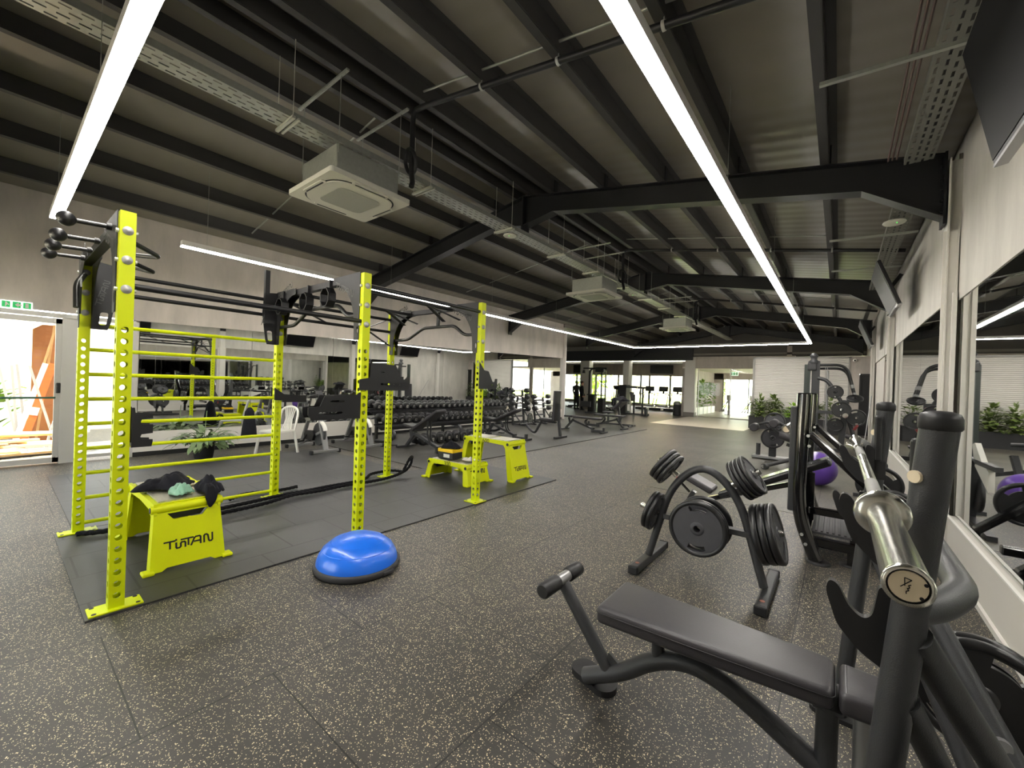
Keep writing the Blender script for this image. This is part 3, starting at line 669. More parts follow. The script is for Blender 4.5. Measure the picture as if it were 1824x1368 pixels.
# ================================================================ FREE WEIGHTS
def plate(R,th,label,loc,axis,group=None,spin=0,bore=.026,grey=True,slots=2,parent=None):
    """rubber bumper style plate, thickness along its axis"""
    key=('plate',round(R,3),round(th,3),slots)
    F=frame_to((0,0,0),axis); rot=(F.to_4x4()@Matrix.Rotation(spin,4,'Z')).to_euler()
    if key in PROTO:
        return dup(PROTO[key],loc,None,label,group,rot)
    t=thing('weight_plate',label,'weight plate',loc,0,group); t.rotation_euler=rot
    h=th/2; n=56
    def arcslot(a0,a1,r0,r1,k=9):
        return [(r0*math.cos(a0+(a1-a0)*i/k),r0*math.sin(a0+(a1-a0)*i/k)) for i in range(k+1)]+[(r1*math.cos(a1-(a1-a0)*i/k),r1*math.sin(a1-(a1-a0)*i/k)) for i in range(k+1)]
    holes=[[(bore*math.cos(2*PI*i/20),bore*math.sin(2*PI*i/20)) for i in range(20)]]
    for s in range(slots):
        a=PI/2+2*PI*s/slots; holes.append(arcslot(a-.42,a+.42,R*.62,R*.8))
    web=[(R*.86*math.cos(2*PI*i/n),R*.86*math.sin(2*PI*i/n)) for i in range(n)]
    b=MB(); b.prism(web,th*.55,Matrix.Identity(4),0,holes); wb=b.build('plate_web',PLF if grey else PLT,t)
    b=MB(); b.lathe([(R*.84,-h*.6),(R*.87,-h),(R*.95,-h),(R*.99,-h*.7),(R,0),(R*.99,h*.7),(R*.95,h),(R*.87,h),(R*.84,h*.6)],None,n); b.build('rubber_rim',PLT,t)
    b=MB(); b.lathe([(bore,-h*.95),(bore+.012,-h*.95),(R*.24,-h*.6),(R*.26,-h*.3),(R*.26,h*.3),(R*.24,h*.6),(bore+.012,h*.95),(bore,h*.95)],None,32); b.build('hub_ring',PLF if grey else PLT,t)
    PROTO[key]=t; return t
PROTO={}
# ================================================================ FLAT BENCH PRESS
bp=thing('bench_press','dark grey flat bench press station nearest the camera','bench press',(.05,1.85,0))
YU=(1.21,2.47)
def upx(z): return .165+.086*(z-1.46)
for y in YU:
    e=1 if y<2 else -1
    b=MB(); b.tube([(upx(.0),y,.0),(upx(1.44),y,1.44)],.031,20); u=wp(b.build('upright',ANT),bp)
    b=MB(); b.lathe([(.031,-.012),(.034,-.008),(.034,.012),(.03,.022),(.016,.027),(1e-4,.028)],Matrix.Translation((upx(1.445),y,1.445)),24); wp(b.build('end_cap',RUB),u)
    for hz in (1.210,1.0):   # hooked bar catches reaching forward
        b=MB(); pl=rpoly([(-.015,-.12),(-.015,.06),(-.042,.075),(-.052,.0),(-.07,-.012),(-.095,.01),(-.115,.055),(-.132,.06),(-.138,.035),(-.115,-.04),(-.07,-.09)],.016,4)
        b.prism(pl,.02,basis((upx(hz),y+e*.046,hz),(1,0,0),(0,0,1))); b.box((upx(hz)+.005,y+e*.033,hz-.04),(.04,.014,.08)); wp(b.build('bar_catch',RUB),u)
    b=MB(); b.box((upx(1.3)-.012,y+e*.042,1.31),(.028,.026,.2),bev=.008); wp(b.build('catch_guard',RUB),u)
    b=MB(); b.cyl((upx(1.33)-.024,y-.019,1.335),(upx(1.33)-.029,y-.024,1.335),.013,n=14); wp(b.build('round_badge',CREAM),u)
    b=MB(); b.prism(rrect(.30,.09,.045),.02,Matrix.Translation((upx(0)+.04,y,.01))); wp(b.build('floor_foot',RUB),bp)
    b=MB(); b.tube([(upx(1.0)+.012,y,1.0),(.63,1.85-e*.05,.03)],.031,16); wp(b.build('rear_leg',ANT),bp)
    b=MB(); b.tube([(upx(.86)+.012,y,.86),(.46,1.85-e*.2,.03)],.027,16); wp(b.build('brace_leg',ANT),bp)
b=MB(); b.tube(smoothpts([(upx(1.05),YU[0],1.05),(.18,YU[0]+.06,1.05),(.24,YU[0]+.2,1.05),(.24,YU[1]-.2,1.05),(.19,YU[1]-.05,1.05),(upx(1.05),YU[1],1.05)],.07,6),.03,18); wp(b.build('rear_crossbar',ANT),bp)
# curved spine under the bench
b=MB(); b.tube(smoothpts([(-.95,1.87,.05),(-.757,1.87,.155),(-.629,1.87,.27),(-.485,1.87,.335),(-.352,1.87,.32),(-.23,1.87,.27),(-.118,1.87,.21),(-.016,1.87,.155),(.15,1.87,.08),(.5,1.87,.045)],.08,5),.038,18); wp(b.build('curved_spine',ANT),bp)
b=MB(); b.tube([(-.6,1.87,.28),(-.6,1.87,.42)],.028,14); b.bar((-.6,1.78,.425),(-.6,1.96,.425),.06,.012); wp(b.build('pad_post',ANT),bp)
b=MB(); b.tube([(.0,1.87,.12),(.0,1.87,.42)],.034,14); b.bar((.0,1.78,.425),(.0,1.96,.425),.08,.012); wp(b.build('pad_post',ANT),bp)
b=MB(); b.tube([(.1,1.87,.09),(.1,1.87,.43)],.03,14); wp(b.build('pad_post',SIL),bp)
b=MB(); b.prism(rrect(.26,.13,.062,8),.03,Matrix.Translation((-.935,1.93,.015))@Matrix.Rotation(-.3,4,'Z')); wp(b.build('front_foot',RUB),bp)
b=MB(); b.tube([(-.82,1.87,.12),(-1.1,1.87,.47)],.031,16); b.prism([(-.88,.09),(-.74,.16),(-.83,.22)],.012,basis((0,1.87,0),(1,0,0),(0,0,1))); arm=wp(b.build('roller_arm',ANT),bp)
b=MB(); b.tube([(-1.1,1.69,.49),(-1.1,2.03,.49)],.028,16); wp(b.build('roller_axle',SIL),bp)
for ya,yb in ((1.675,1.815),(1.915,2.035)):
    b=MB(); b.tube([(-1.1,ya,.49),(-1.1,ya+.008,.49),(-1.1,yb-.008,.49),(-1.1,yb,.49)],[.03,.037,.037,.03],20); wp(b.build('ribbed_roller',RUB),bp)
def pad(name,poly,z0,z1,root,m=LEA,bev=.02):
    bm=bmesh.new(); n=len(poly)
    vs=[bm.verts.new((x,y,z0)) for x,y in poly]; ft=bm.faces.new(vs); r=bmesh.ops.extrude_face_region(bm,geom=[ft])
    for v in [q for q in r['geom'] if isinstance(q,bmesh.types.BMVert)]: v.co.z=z1
    bmesh.ops.recalc_face_normals(bm,faces=bm.faces[:])
    ed=[e for e in bm.edges if abs(e.verts[0].co.z-e.verts[1].co.z)<1e-6]
    bmesh.ops.bevel(bm,geom=ed,offset=bev,segments=4,affect='EDGES',profile=.5)
    me=bpy.data.meshes.new(name); bm.to_mesh(me); bm.free(); me.materials.append(m)
    for p in me.polygons: p.use_smooth=True
    o=bpy.data.objects.new(name,me); COL.objects.link(o); wp(o,root); return o
p=pad('long_pad',rpoly([(-.83,1.70),(-.83,2.04),(-.45,2.02),(.018,1.985),(.018,1.755),(-.45,1.72)],.035),.435,.51,bp)
b=MB(); q=rpoly([(-.832,1.698),(-.832,2.042),(-.45,2.022),(.02,1.987),(.02,1.753),(-.45,1.718)],.035); b.tube([(x,y,.487) for x,y in q],.0022,5,closed=True); wp(b.build('stitched_seam',BLK),p)
pad('head_pad',rpoly([(.03,1.76),(.03,1.98),(.16,1.97),(.16,1.77)],.025),.435,.51,bp)
# ---- barbell lying in the catches
bb=thing('olympic_barbell','chrome barbell without plates resting on the flat bench press catches','barbell',(.076,.73,1.258),0)
bb.rotation_euler=(-PI/2,0,0)
def barbell_parts(root,L=2.16,cap=CREAM,mk=True):
    b=MB(); b.tube([(0,0,.40),(0,0,L-.40)],.0142,16); sh=b.build('shaft',STL,root)
    for a,c in ((.5,.78),(1.38,1.66)):
        b=MB(); b.tube([(0,0,a),(0,0,c)],.0148,16); b.build('knurling',mat('knurled_steel',(150,150,148),.42,1,.5,0,.1,60,.7,600),sh)
    for s,z0 in ((1,0),(-1,L)):
        b=MB(); b.lathe([(.0215,z0),(.0262,z0),(.0268,z0+s*.004),(.0262,z0+s*.012),(.0252,z0+s*.014),(.0252,z0+s*.40)],None,32); b.lathe([(.0252,z0+s*.398),(.044,z0+s*.40),(.046,z0+s*.404),(.046,z0+s*.415),(.044,z0+s*.42),(.026,z0+s*.428),(.0215,z0+s*.445),(.0142,z0+s*.446)],None,36); sl=b.build('sleeve',CHR,root)
        b=MB(); b.cyl((0,0,z0+s*.003),(0,0,z0+s*.010),.0215,n=28); b.build('cap_gap',INK,sl)
        b=MB(); b.cyl((0,0,z0+s*.0012),(0,0,z0+s*.006),.0192,n=28); b.build('end_cap_disc',cap,sl)
        if mk and s==1:
            b=MB(); M=basis((.0,.0,z0+s*.0005),(-.25,.97,0),(-.97,-.25,0)); M=Matrix.Translation((0,0,0))@M
            for st in ([(-.009,-.001),(-.009,.006),(.001,.003)],[(-.009,-.001),(-.003,.0025),(.004,.0065)],[(-.003,-.002),(-.001,.0),(.001,-.002),(.003,.0),(.005,-.002),(.007,.0),(.010,-.001)]):
                for a_,c_ in zip(st[:-1],st[1:]):
                    A=V(a_+(0,));B=V(c_+(0,)); d=(B-A).normalized(); nn=V((-d.y,d.x,0))*.0005; b.prism([tuple((A-nn)[:2]),tuple((B-nn)[:2]),tuple((B+nn)[:2]),tuple((A+nn)[:2])],.0006,M)
            b.build('maker_mark',INK,sl)
            b=MB()
            for a_ in (-.35,.75): b.cyl((.0175*math.cos(a_),.0175*math.sin(a_),z0+.0002),(.0175*math.cos(a_),.0175*math.sin(a_),z0+.003),.0022,n=10)
            b.build('cap_screws',BLK,sl)
barbell_parts(bb)
# plates stored at the foot of the station
plate(.21,.044,'large black plate with grip slots stored behind the far bench upright, inner one',(.45,2.40,.37),(.0,1,0),'plates stored on the bench press',.6,grey=False)
plate(.21,.044,'large black plate with grip slots behind the far bench upright, the one facing the camera',(.45,2.35,.37),(.0,1,0),'plates stored on the bench press',.6,grey=False)
plate(.2,.044,'black plate at the very bottom of the frame beside the near bench upright',(.30,1.10,.63),(0,1,0),'plates stored on the bench press',.9,grey=False)
b=MB(); b.tube([(.45,2.06,.37),(.45,2.44,.37)],.0235,14); wp(b.build('storage_peg',SIL),bp)
b=MB(); b.tube([(.30,1.06,.63),(.30,1.36,.63)],.0235,14); wp(b.build('storage_peg',SIL),bp)
# ================================================================ PLATE TREE
pt=thing('plate_tree','dark grey arched plate tree loaded with black plates beyond the bench pad','plate tree',(-.81,3.55,0))
def P(x,z,y=3.53): return (x,y,z)
b=MB(); b.tube(smoothpts([P(-1.24,.07),P(-1.07,.70),P(-.82,.92),P(-.57,.70),P(-.39,.07)],.2,10),.03,16); wp(b.build('arched_frame',ANT),pt)
for x in (-1.25,-.37):
    b=MB(); b.box((x,3.58,.035),(.075,.72,.06),bev=.012); ft=wp(b.build('floor_foot',ANT),pt)
    for ye in (3.212,3.948):
        b=MB(); b.box((x,ye,.035),(.08,.03,.064),bev=.01); wp(b.build('rubber_end',RUB),ft)
    b=MB(); b.cyl((x,3.3,.0655),(x,3.3,.067),.017,n=16); wp(b.build('round_badge',mat('copper_badge',(150,96,80),.5)),ft)
b=MB(); b.bar(P(-1.12,.43),P(-.49,.43),.07,.04); wp(b.build('cross_member',ANT),pt)
pegs=[(V((-.83,3.51,.42)),V((0,-1,0)),.05),(V((-.83,3.55,.42)),V((0,1,0)),.12),(V((-1.13,3.53,.43)),V((-1,0,.28)),.2),(V((-.50,3.53,.43)),V((1,0,.28)),.23),(V((-1.03,3.53,.78)),V((-.75,-.0,.55)),.19),(V((-.62,3.53,.78)),V((.75,0,.55)),.22)]
for p0,d,L in pegs:
    d=d.normalized(); b=MB(); b.tube([p0,p0+d*L],.0235,16); wp(b.build('chrome_peg',CHR),pt)
def stack(p0,d,sizes,where,start=.03):
    d=d.normalized(); s=start; n=len(sizes)
    names=['innermost','second','third','fourth','outermost']
    for i,(R,th) in enumerate(sizes):
        s+=th/2+.001; nm='outermost' if i==n-1 else names[i]
        plate(R,th,'black rubber plate, %s on the %s of the plate tree'%(nm,where),p0+d*s,d,'plates on the plate tree',0 if abs(d.y)>.5 else .5); s+=th/2+.001
stack(pegs[0][0],pegs[0][1],[(.215,.042),(.215,.042)],'front centre peg')
stack(pegs[1][0],pegs[1][1],[(.215,.042),(.20,.04)],'rear centre peg')
stack(pegs[2][0],pegs[2][1],[(.165,.035),(.165,.035)],'lower left peg',.05)
stack(pegs[3][0],pegs[3][1],[(.215,.048),(.215,.048),(.215,.048)],'lower right peg',.055)
stack(pegs[4][0],pegs[4][1],[(.15,.036),(.15,.036),(.15,.036)],'upper left peg',.05)
stack(pegs[5][0],pegs[5][1],[(.155,.03),(.155,.03),(.155,.03),(.155,.03)],'upper right peg',.05)
# ================================================================ GLOSS BLACK INCLINE PRESS
gp=thing('incline_bench_press','glossy black incline bench press station with a ribbed spotter platform','bench press',(-.15,5.15,0))
for y in (4.57,5.78):
    b=MB(); b.tube(smoothpts([(-.12,y,.02),(-.27,y,.42),(-.245,y,1.49)],.25,8),.055,20); b.box((-.245,y,1.49),(.1,.1,.02),bev=.01); u=wp(b.build('upright',GLOSS),gp)
    b=MB(); b.box((-.318,y,.90),(.05,.075,.95),bev=.012)
    wp(b.build('bar_catch_strip',ANT),u)
    b=MB(); b.lathe([(.09,0),(.09,.014),(.07,.02),(1e-4,.02)],Matrix.Translation((-.1,y,.0)),24); wp(b.build('floor_foot',RUB),gp)
    b=MB(); b.bar((-.2,y,1.14),(.68,y,.26),.11,.06,bev=.015); br=wp(b.build('rear_brace',GLOSS),gp)
    if y<5:
        b=MB(); M=basis((-.1,y-.032,.98),(.707,0,-.707),(.707,0,.707))
        for i in range(8):
            x0=i*.024; b.prism([(x0,0),(x0+.006,0),(x0+.018,.03),(x0+.012,.03)],.002,M); 
            if i%2: b.prism([(x0+.004,.0),(x0+.02,.0),(x0+.02,.006),(x0+.004,.006)],.002,M)
            else: b.prism([(x0+.012,.024),(x0+.026,.024),(x0+.026,.03),(x0+.012,.03)],.002,M)
        wp(b.build('brand_lettering',mat('silver_ink',(150,150,150),.4)),br)
    b=MB(); b.tube([(.68,y,.28),(.7,y,.0)],.04,14); wp(b.build('rear_leg',GLOSS),gp)
    b=MB()
    for z,x in ((1.12,-.2),(.24,-.22),(.16,-.19),(1.03,-.19)): b.cyl((x-.005,y-.062,z),(x-.005,y-.075,z),.014,n=6)
    wp(b.build('bolt_heads',ZNC),u)
b=MB(); b.bar((-.2,4.62,.2),(-.2,5.73,.2),.08,.08,bev=.012); b.bar((.14,4.66,.2),(.14,5.7,.2),.06,.06,bev=.012); b.bar((-.2,5.0,.36),(.5,5.0,.36),.07,.07,bev=.012); b.bar((-.2,4.66,.16),(.55,4.66,.16),.08,.08,bev=.012); b.bar((-.2,5.64,.16),(.55,5.64,.16),.08,.08,bev=.012); b.bar((.12,4.66,.12),(.12,4.66,.02),.05,.05); wp(b.build('base_frame',GLOSS),gp)
b=MB(); b.lathe([(.08,0),(.08,.012),(1e-4,.014)],Matrix.Translation((.12,4.7,0)),20); wp(b.build('floor_foot',RUB),gp)
b=MB(); b.box((.12,5.15,.222),(.56,.86,.02))
for i in range(13): b.box((-.13+i*.042,5.15,.238),(.02,.84,.014),bev=.005)
wp(b.build('spotter_platform',mat('grey_ribbed_rubber',(64,64,66),.5,0,.5,0,.1,10)),gp)
# spine, seat and back pad
b=MB(); b.bar((-1.35,5.15,.16),(-.2,5.15,.62),.07,.05,bev=.01); b.bar((-1.42,5.15,.05),(-1.3,5.15,.3),.07,.05); b.bar((-1.42,4.95,.03),(-1.42,5.35,.03),.06,.05); b.bar((-.2,5.15,.1),(-.2,5.15,.7),.07,.07); wp(b.build('bench_spine',GLOSS),gp)
def tilted_pad(name,c,L,W,T,ang,root,m=LEA):
    b=MB(); b.box((0,0,0),(L,W,T),bev=.022); o=b.build(name,m); o.location=c; o.rotation_euler=(0,-ang,0)
    for p in o.data.polygons: p.use_smooth=False
    bpy.context.view_layer.update(); wp(o,root); return o
tilted_pad('back_pad',(-.53,5.15,.585),1.1,.27,.075,.49,gp,mat('glossy_black_vinyl',(22,22,25),.25,0,.6,.3))
tilted_pad('seat_pad',(-1.24,5.15,.42),.34,.28,.07,-.42,gp,LEA)
b=MB(); b.tube([(-1.46,5.02,.38),(-1.46,5.28,.38)],.014,10); b.tube([(-1.35,5.15,.28),(-1.46,5.15,.38)],.014,10); wp(b.build('adjuster_handle',GLOSS),gp)
b=MB(); b.tube([(-1.46,5.02,.38),(-1.46,5.02,.46)],.012,8); wp(b.build('red_tipped_pin',RED),gp)
b=MB(); 
for y in (4.66,4.3): pass
b.tube([(.36,4.36,.55),(.36,4.66,.55)],.0245,14); b.tube([(.36,5.64,.55),(.36,5.92,.55)],.0245,14); b.tube([(.24,5.3,.3),(.24,5.62,.3)],.02,10); wp(b.build('storage_peg',CHR),gp)
plate(.2,.045,'black plate hung on the near side of the glossy incline press',(.36,4.46,.55),(0,1,0),None,.6,grey=False)
plate(.2,.045,'black plate hung on the far side of the glossy incline press',(.36,5.87,.55),(0,1,0),None,.6,grey=False)
plate(.2,.045,'second black plate on the near side of the glossy incline press, outer one',(.36,4.41,.55),(0,1,0),None,.6,grey=False)
# ================================================================ PURPLE BALL
t=tag(MB().sphere((0,0,.27),.27,40).build('exercise_ball',PURP,None,(-.245,8.4,.004)),'large purple exercise ball on the floor behind the glossy black press','exercise ball')
# ================================================================ PLATE-LOADED LEG MACHINE  (around -1.1, 10.2)
lm=thing('leg_machine','low plate-loaded leg machine with chrome sleeve and padded rollers','gym machine',(-1.1,10.4,0))
def lp(b,name,m): return wp(b.build(name,m),lm)
b=MB(); b.box((-1.1,10.75,.05),(.8,.32,.05),bev=.008); lp(b,'base_plate',SIL)
b=MB(); b.bar((-1.12,10.75,.07),(-1.12,10.7,.75),.14,.1,bev=.02); b.tube([(-1.4,10.8,.07),(-1.4,10.8,.33)],.045,12); b.tube([(-.78,10.8,.07),(-.78,10.8,.3)],.04,12); lp(b,'posts',ANT)
b=MB(); b.tube([(-.78,10.8,.3),(-.78,10.8,.42)],.042,12); lp(b,'white_cover',WHT)
b=MB(); b.tube(smoothpts([(-1.5,10.55,.72),(-1.15,10.4,.86),(-1.05,10.35,.66),(-.7,10.3,.58)],.1),.03,12); b.tube([(-1.1,10.5,.9),(-.9,10.5,.78),(-.55,10.6,.75)],.035,12); lp(b,'lever_arm',ANT)
for c in ((-1.42,10.35,.72),(-1.05,10.25,.84)):
    b=MB(); b.tube([(c[0],c[1]-.18,c[2]),(c[0],c[1]-.17,c[2]),(c[0],c[1]+.12,c[2]),(c[0],c[1]+.13,c[2])],[.07,.085,.085,.07],18); lp(b,'padded_roller',LEA)
b=MB(); b.tube([(-.93,10.0,.62),(-.92,10.0,.62),(-.60,10.0,.54),(-.59,10.0,.54)],[.07,.085,.085,.07],18); lp(b,'padded_roller',LEA)
b=MB(); b.tube([(-.82,10.0,.75),(-.72,10.35,.82)],.09,20); lp(b,'chrome_sleeve',STL)
b=MB(); b.cyl((-.82,9.998,.75),(-.82,9.99,.75),.06,n=20); lp(b,'sleeve_cap',CREAM)
b=MB(); b.tube([(-1.08,9.3,.07),(-.7,9.6,.2),(-.4,9.9,.26)],.038,12); b.cyl((-1.1,9.25,.055),(-1.06,9.33,.055),.055,n=16); b.bar((-.6,10.1,.05),(-.52,10.3,.6),.09,.05); b.bar((-.8,10.2,.42),(-.3,10.6,.2),.08,.06); lp(b,'front_leg',ANT)
b=MB(); b.cyl((-1.115,9.29,.055),(-1.1,9.25,.055),.035,n=14); lp(b,'wheel_cap',SIL)
plate(.225,.05,'big grey-faced plate low on the leg machine post',(-1.1,10.5,.5),(.25,-1,.0),None,.2)
plate(.21,.05,'big grey-faced plate high on the leg machine post',(-1.12,10.95,.83),(.25,-1,.25),None,.2)
# ================================================================ PLATE-LOADED PULLDOWN
pm=thing('pulldown_machine','tall dark plate-loaded pulldown machine by the white ribbed partition','gym machine',(-.2,13.5,0))
def pp(b,name,m): return wp(b.build(name,m),pm)
for x,y,h,m in ((-.50,13.5,2.35,ANT),(-.70,13.9,2.28,mat('dark_green_grey_metal',(44,54,50),.45))):
    b=MB(); b.bar((x,y,.0),(x,y,h),.17 if x>-.6 else .14,.12,bev=.01); pp(b,'upright',m)
b=MB(); b.lathe([(.11,0),(.13,.05),(.07,.1),(.07,.16),(.1,.2),(.05,.27),(1e-4,.28)],Matrix.Translation((-.55,13.5,2.28)),18); b.box((-.58,13.45,2.2),(.2,.1,.22),bev=.03); pp(b,'pulley_head',ANT)
for dy in (0,.35):
    b=MB(); b.tube(smoothpts([(-.5,13.5+dy,2.24-.07*(dy>0)),(.13,13.5+dy,2.25-.07*(dy>0)),(.30,13.5+dy,1.5)],.25,8),.035,12); a=pp(b,'lever_arm',BLK)
    b=MB(); b.tube([(.245,13.5+dy,1.75),(.265,13.5+dy,1.66)],.038,12); b.tube([(.29,13.5+dy,1.55),(.3,13.5+dy,1.5)],.038,12); wp(b.build('steel_collar',SIL),a)
b=MB(); b.tube(smoothpts([(-.45,13.45,1.9),(-.25,13.4,1.85),(-.08,13.35,1.55),(.12,13.3,1.15),(.3,13.3,.5),(.38,13.3,.1)],.2),.045,12); b.bar((-.5,13.5,1.02),(.05,13.4,1.02),.1,.08); b.bar((.05,13.3,.05),(.14,13.3,1.35),.13,.1); b.bar((-.6,13.6,.05),(.6,13.4,.05),.1,.08); pp(b,'main_frame',ANT)
b=MB(); 
for x in (-.62,-.58,-.3,-.26): b.cyl((x,13.5,.4),(x,13.5,2.25),.006,n=6)
pp(b,'cables',SIL)
b=MB(); b.tube([(-.25,13.45,.4),(-.25,13.45,2.1)],.03,10); pp(b,'guide_rod',SIL)
b=MB(); b.box((.17,13.18,1.18),(.05,.05,.16),bev=.02); pp(b,'badge',mat('red_badge',(150,90,84),.5))
b=MB(); b.box((.30,12.9,.42),(.36,.3,.1),rot=((0,1,0),.5),bev=.04); pp(b,'seat_pad',LEA)
b=MB(); b.box((.33,12.74,.72),(.05,.04,.14),rot=((0,1,0),.5)); pp(b,'red_label',mat('dark_red_label',(120,36,36),.5))
b=MB(); b.tube([(.05,13.2,1.05),(.13,12.95,.98)],.06,16); pp(b,'chrome_sleeve',CHR)
for i,(x,z,R,y,ax,lab) in enumerate(((-.08,1.55,.17,13.2,(.1,-1,0),'black plate on the curved arm of the pulldown machine'),(.05,1.12,.2,13.03,(.1,-1,.05),'grey-faced plate low on the pulldown machine beside the chrome sleeve'),(.31,1.40,.17,13.40,(.0,-.5,.86),'black plate on the end of the near pulldown lever'),(.34,.93,.21,13.16,(.3,-.95,0),'big black plate at the right side of the pulldown machine'),(-.06,.72,.17,13.2,(.1,-1,0),'lowest black plate on the pulldown machine'))):
    plate(R,.045,lab,(x,y,z),ax,'plates on the pulldown machine',.3,grey=(i==1))
# cable pole leaning by the far door
t=tag(MB().tube([(.58,15.32,.012),(.76,16.5,1.48)],.012,8).build('exercise_pole',SIL),'thin grey pole leaning against the right wall near the dark door','pole')
# white lever machine only seen in the right mirror
wm=thing('white_lever_machine','machine with white lever plates near the right wall behind the glossy black press','gym machine',(.35,7.55,0))
b=MB(); b.prism([(-.3,.5),(.3,.72),(.42,.95),(.3,.98),(.0,.8),(-.3,.72)],.05,basis((.42,6.95,0),(0,1,0),(0,0,1))); wp(b.build('lever_plate',WHT),wm)
b=MB(); b.bar((.42,7.55,.03),(.42,7.25,.75),.1,.08); b.bar((.42,6.55,.03),(.42,8.4,.03),.08,.06); b.bar((.42,6.4,.78),(.42,7.75,.75),.06,.05); b.bar((.2,7.95,.03),(.65,7.95,.03),.06,.05); wp(b.build('frame',ANT),wm)
b=MB(); b.lathe([(.2,-.02),(.22,0),(.2,.02),(1e-4,.02)],basis((.38,7.35,.36),(0,1,0),(0,0,1)),28); wp(b.build('disc_guard',BLK),wm)
b=MB(); b.box((.42,8.1,.5),(.3,.45,.09),bev=.03); b.bar((.42,8.1,.05),(.42,8.1,.46),.07,.07); wp(b.build('seat_pad',LEA),wm)
# ================================================================ PLANTS
def leafblade(b,base,dirv,L,W,droop,seg=4,mi=0):
    d=V(dirv).normalized(); side=d.cross(V((0,0,1))); side=side.normalized() if side.length>1e-3 else V((1,0,0))
    p=V(base); vs=[]
    for i in range(seg+1):
        t=i/seg; w=W*math.sin(PI*min(1,.12+.88*t))**.8*(1 if t<1 else .05)
        vs+=[p-side*w/2,p+side*w/2]; d=(d+V((0,0,-droop/seg))).normalized(); p=p+d*L/seg
    b.add(vs,[(2*i,2*i+1,2*i+3,2*i+2) for i in range(seg)],None,mi,True)
def bush(name,m,root,c,r,h,n,L,W,seed,droop=.8,stems=True,box=None):
    rnd=random.Random(seed); b=MB(); sb=MB()
    for i in range(n):
        if box: x=c[0]+rnd.uniform(-box[0],box[0]); y=c[1]+rnd.uniform(-box[1],box[1]); z=c[2]+h*rnd.random()**.7
        else:
            a=rnd.uniform(0,2*PI); q=r*math.sqrt(rnd.random()); z=c[2]+h*rnd.random()*(1-.4*q/r); x=c[0]+q*math.cos(a); y=c[1]+q*math.sin(a)
        dv=V((x-c[0]+rnd.uniform(-.2,.2)*r,y-c[1]+rnd.uniform(-.2,.2)*r,rnd.uniform(.1,.8)*r))
        leafblade(b,(x,y,z),dv,L*rnd.uniform(.7,1.3),W*rnd.uniform(.7,1.2),droop)
        if stems and i%6==0: sb.tube([(c[0],c[1],c[2]-.05),((c[0]+x)/2,(c[1]+y)/2,z*.6+c[2]*.4),(x,y,z)],.005,5)
    o=b.build(name,m,None,None,False); wp(o,root) if root else None
    if stems and root: wp(sb.build('stems',mat('stem_green',(86,96,52),.6)),root)
    return o
pl=thing('planter','long dark grey planter with leafy bushes along the white ribbed partition','planter',(-1.6,19.3,0))
b=MB(); b.prism(rrect(2.9,.55,.04),.5,Matrix.Translation((-1.4,19.3,.25))); wp(b.build('trough',PLANTER),pl)
for i,(x,h,s,m) in enumerate(((-2.5,.85,1,LEAF),(-2.0,.95,2,LEAF),(-1.35,.6,3,LEAFL),(-.7,.7,4,LEAF),(-.2,1.1,5,LEAF))):
    bush('foliage',m,pl,(x,19.3,.5),.3,h,330 if i!=4 else 110,.17,.09,s,.9)
fp=thing('potted_plant','drooping grey-green plant in a dark pot on the floor by the left mirror','plant',(-8.62,2.3,0))
b=MB(); b.lathe([(1e-4,.0),(.13,.0),(.17,.26),(.18,.28),(.165,.28),(.155,.24),(1e-4,.24)],Matrix.Translation((-8.62,2.3,0)),24); wp(b.build('pot',PLANTER),fp)
bush('foliage',LEAFD,fp,(-8.62,2.3,.22),.36,.3,130,.24,.085,9,1.3)
b=MB(); b.tube([(-8.62,2.3,.3),(-8.64,2.32,.6),(-8.63,2.33,.82)],.006,6); b.tube([(-8.62,2.3,.3),(-8.55,2.5,.52),(-8.5,2.58,.56)],.006,6); q=wp(b.build('tall_stem',LEAFD),fp)
b=MB(); leafblade(b,(-8.5,2.58,.54),(.2,.8,.5),.14,.08,.3); leafblade(b,(-8.52,2.52,.54),(.5,.1,.5),.1,.07,.3); wp(b.build('tip_leaves',LEAFD),q)
# ================================================================ DUMBBELL RACK
ZP=.014
dr=thing('dumbbell_rack','long black two-tier dumbbell rack in front of the left mirrors','dumbbell rack',(-8.0,7.3,ZP))
YA,YB=5.27,9.95
for z,x in ((.85,-8.24),(.54,-7.92)):
    for dx,dz in ((-.1,.03),(.1,-.03)):
        b=MB(); b.bar((x+dx,YA,z+dz-.11),(x+dx,YB,z+dz-.11),.05,.05,bev=.006); wp(b.build('shelf_rail',BLK),dr)
    b=MB(); b.prism([(-.15,.045),(.15,-.05),(.15,-.035),(-.15,.06)],YB-YA,basis((x,(YA+YB)/2,z-.135),(1,0,0),(0,0,1))); wp(b.build('shelf_tray',BLK),dr)
for y in (5.55,7.6,9.3):
    b=MB(); b.tube(smoothpts([(-8.42,y,.95),(-8.40,y,.42),(-8.1,y,.35),(-7.72,y,.33),(-7.66,y,.2),(-7.95,y,.06),(-8.4,y,.05)],.1,6),.038,12); wp(b.build('curved_leg',ANT),dr)
    b=MB(); b.bar((-8.38,y,ZP),(-8.38,y,.95),.07,.05); wp(b.build('rear_post',ANT),dr)
    b=MB(); b.box((-7.72,y,ZP+.01),(.16,.1,.02)); wp(b.build('floor_foot',RUB),dr)
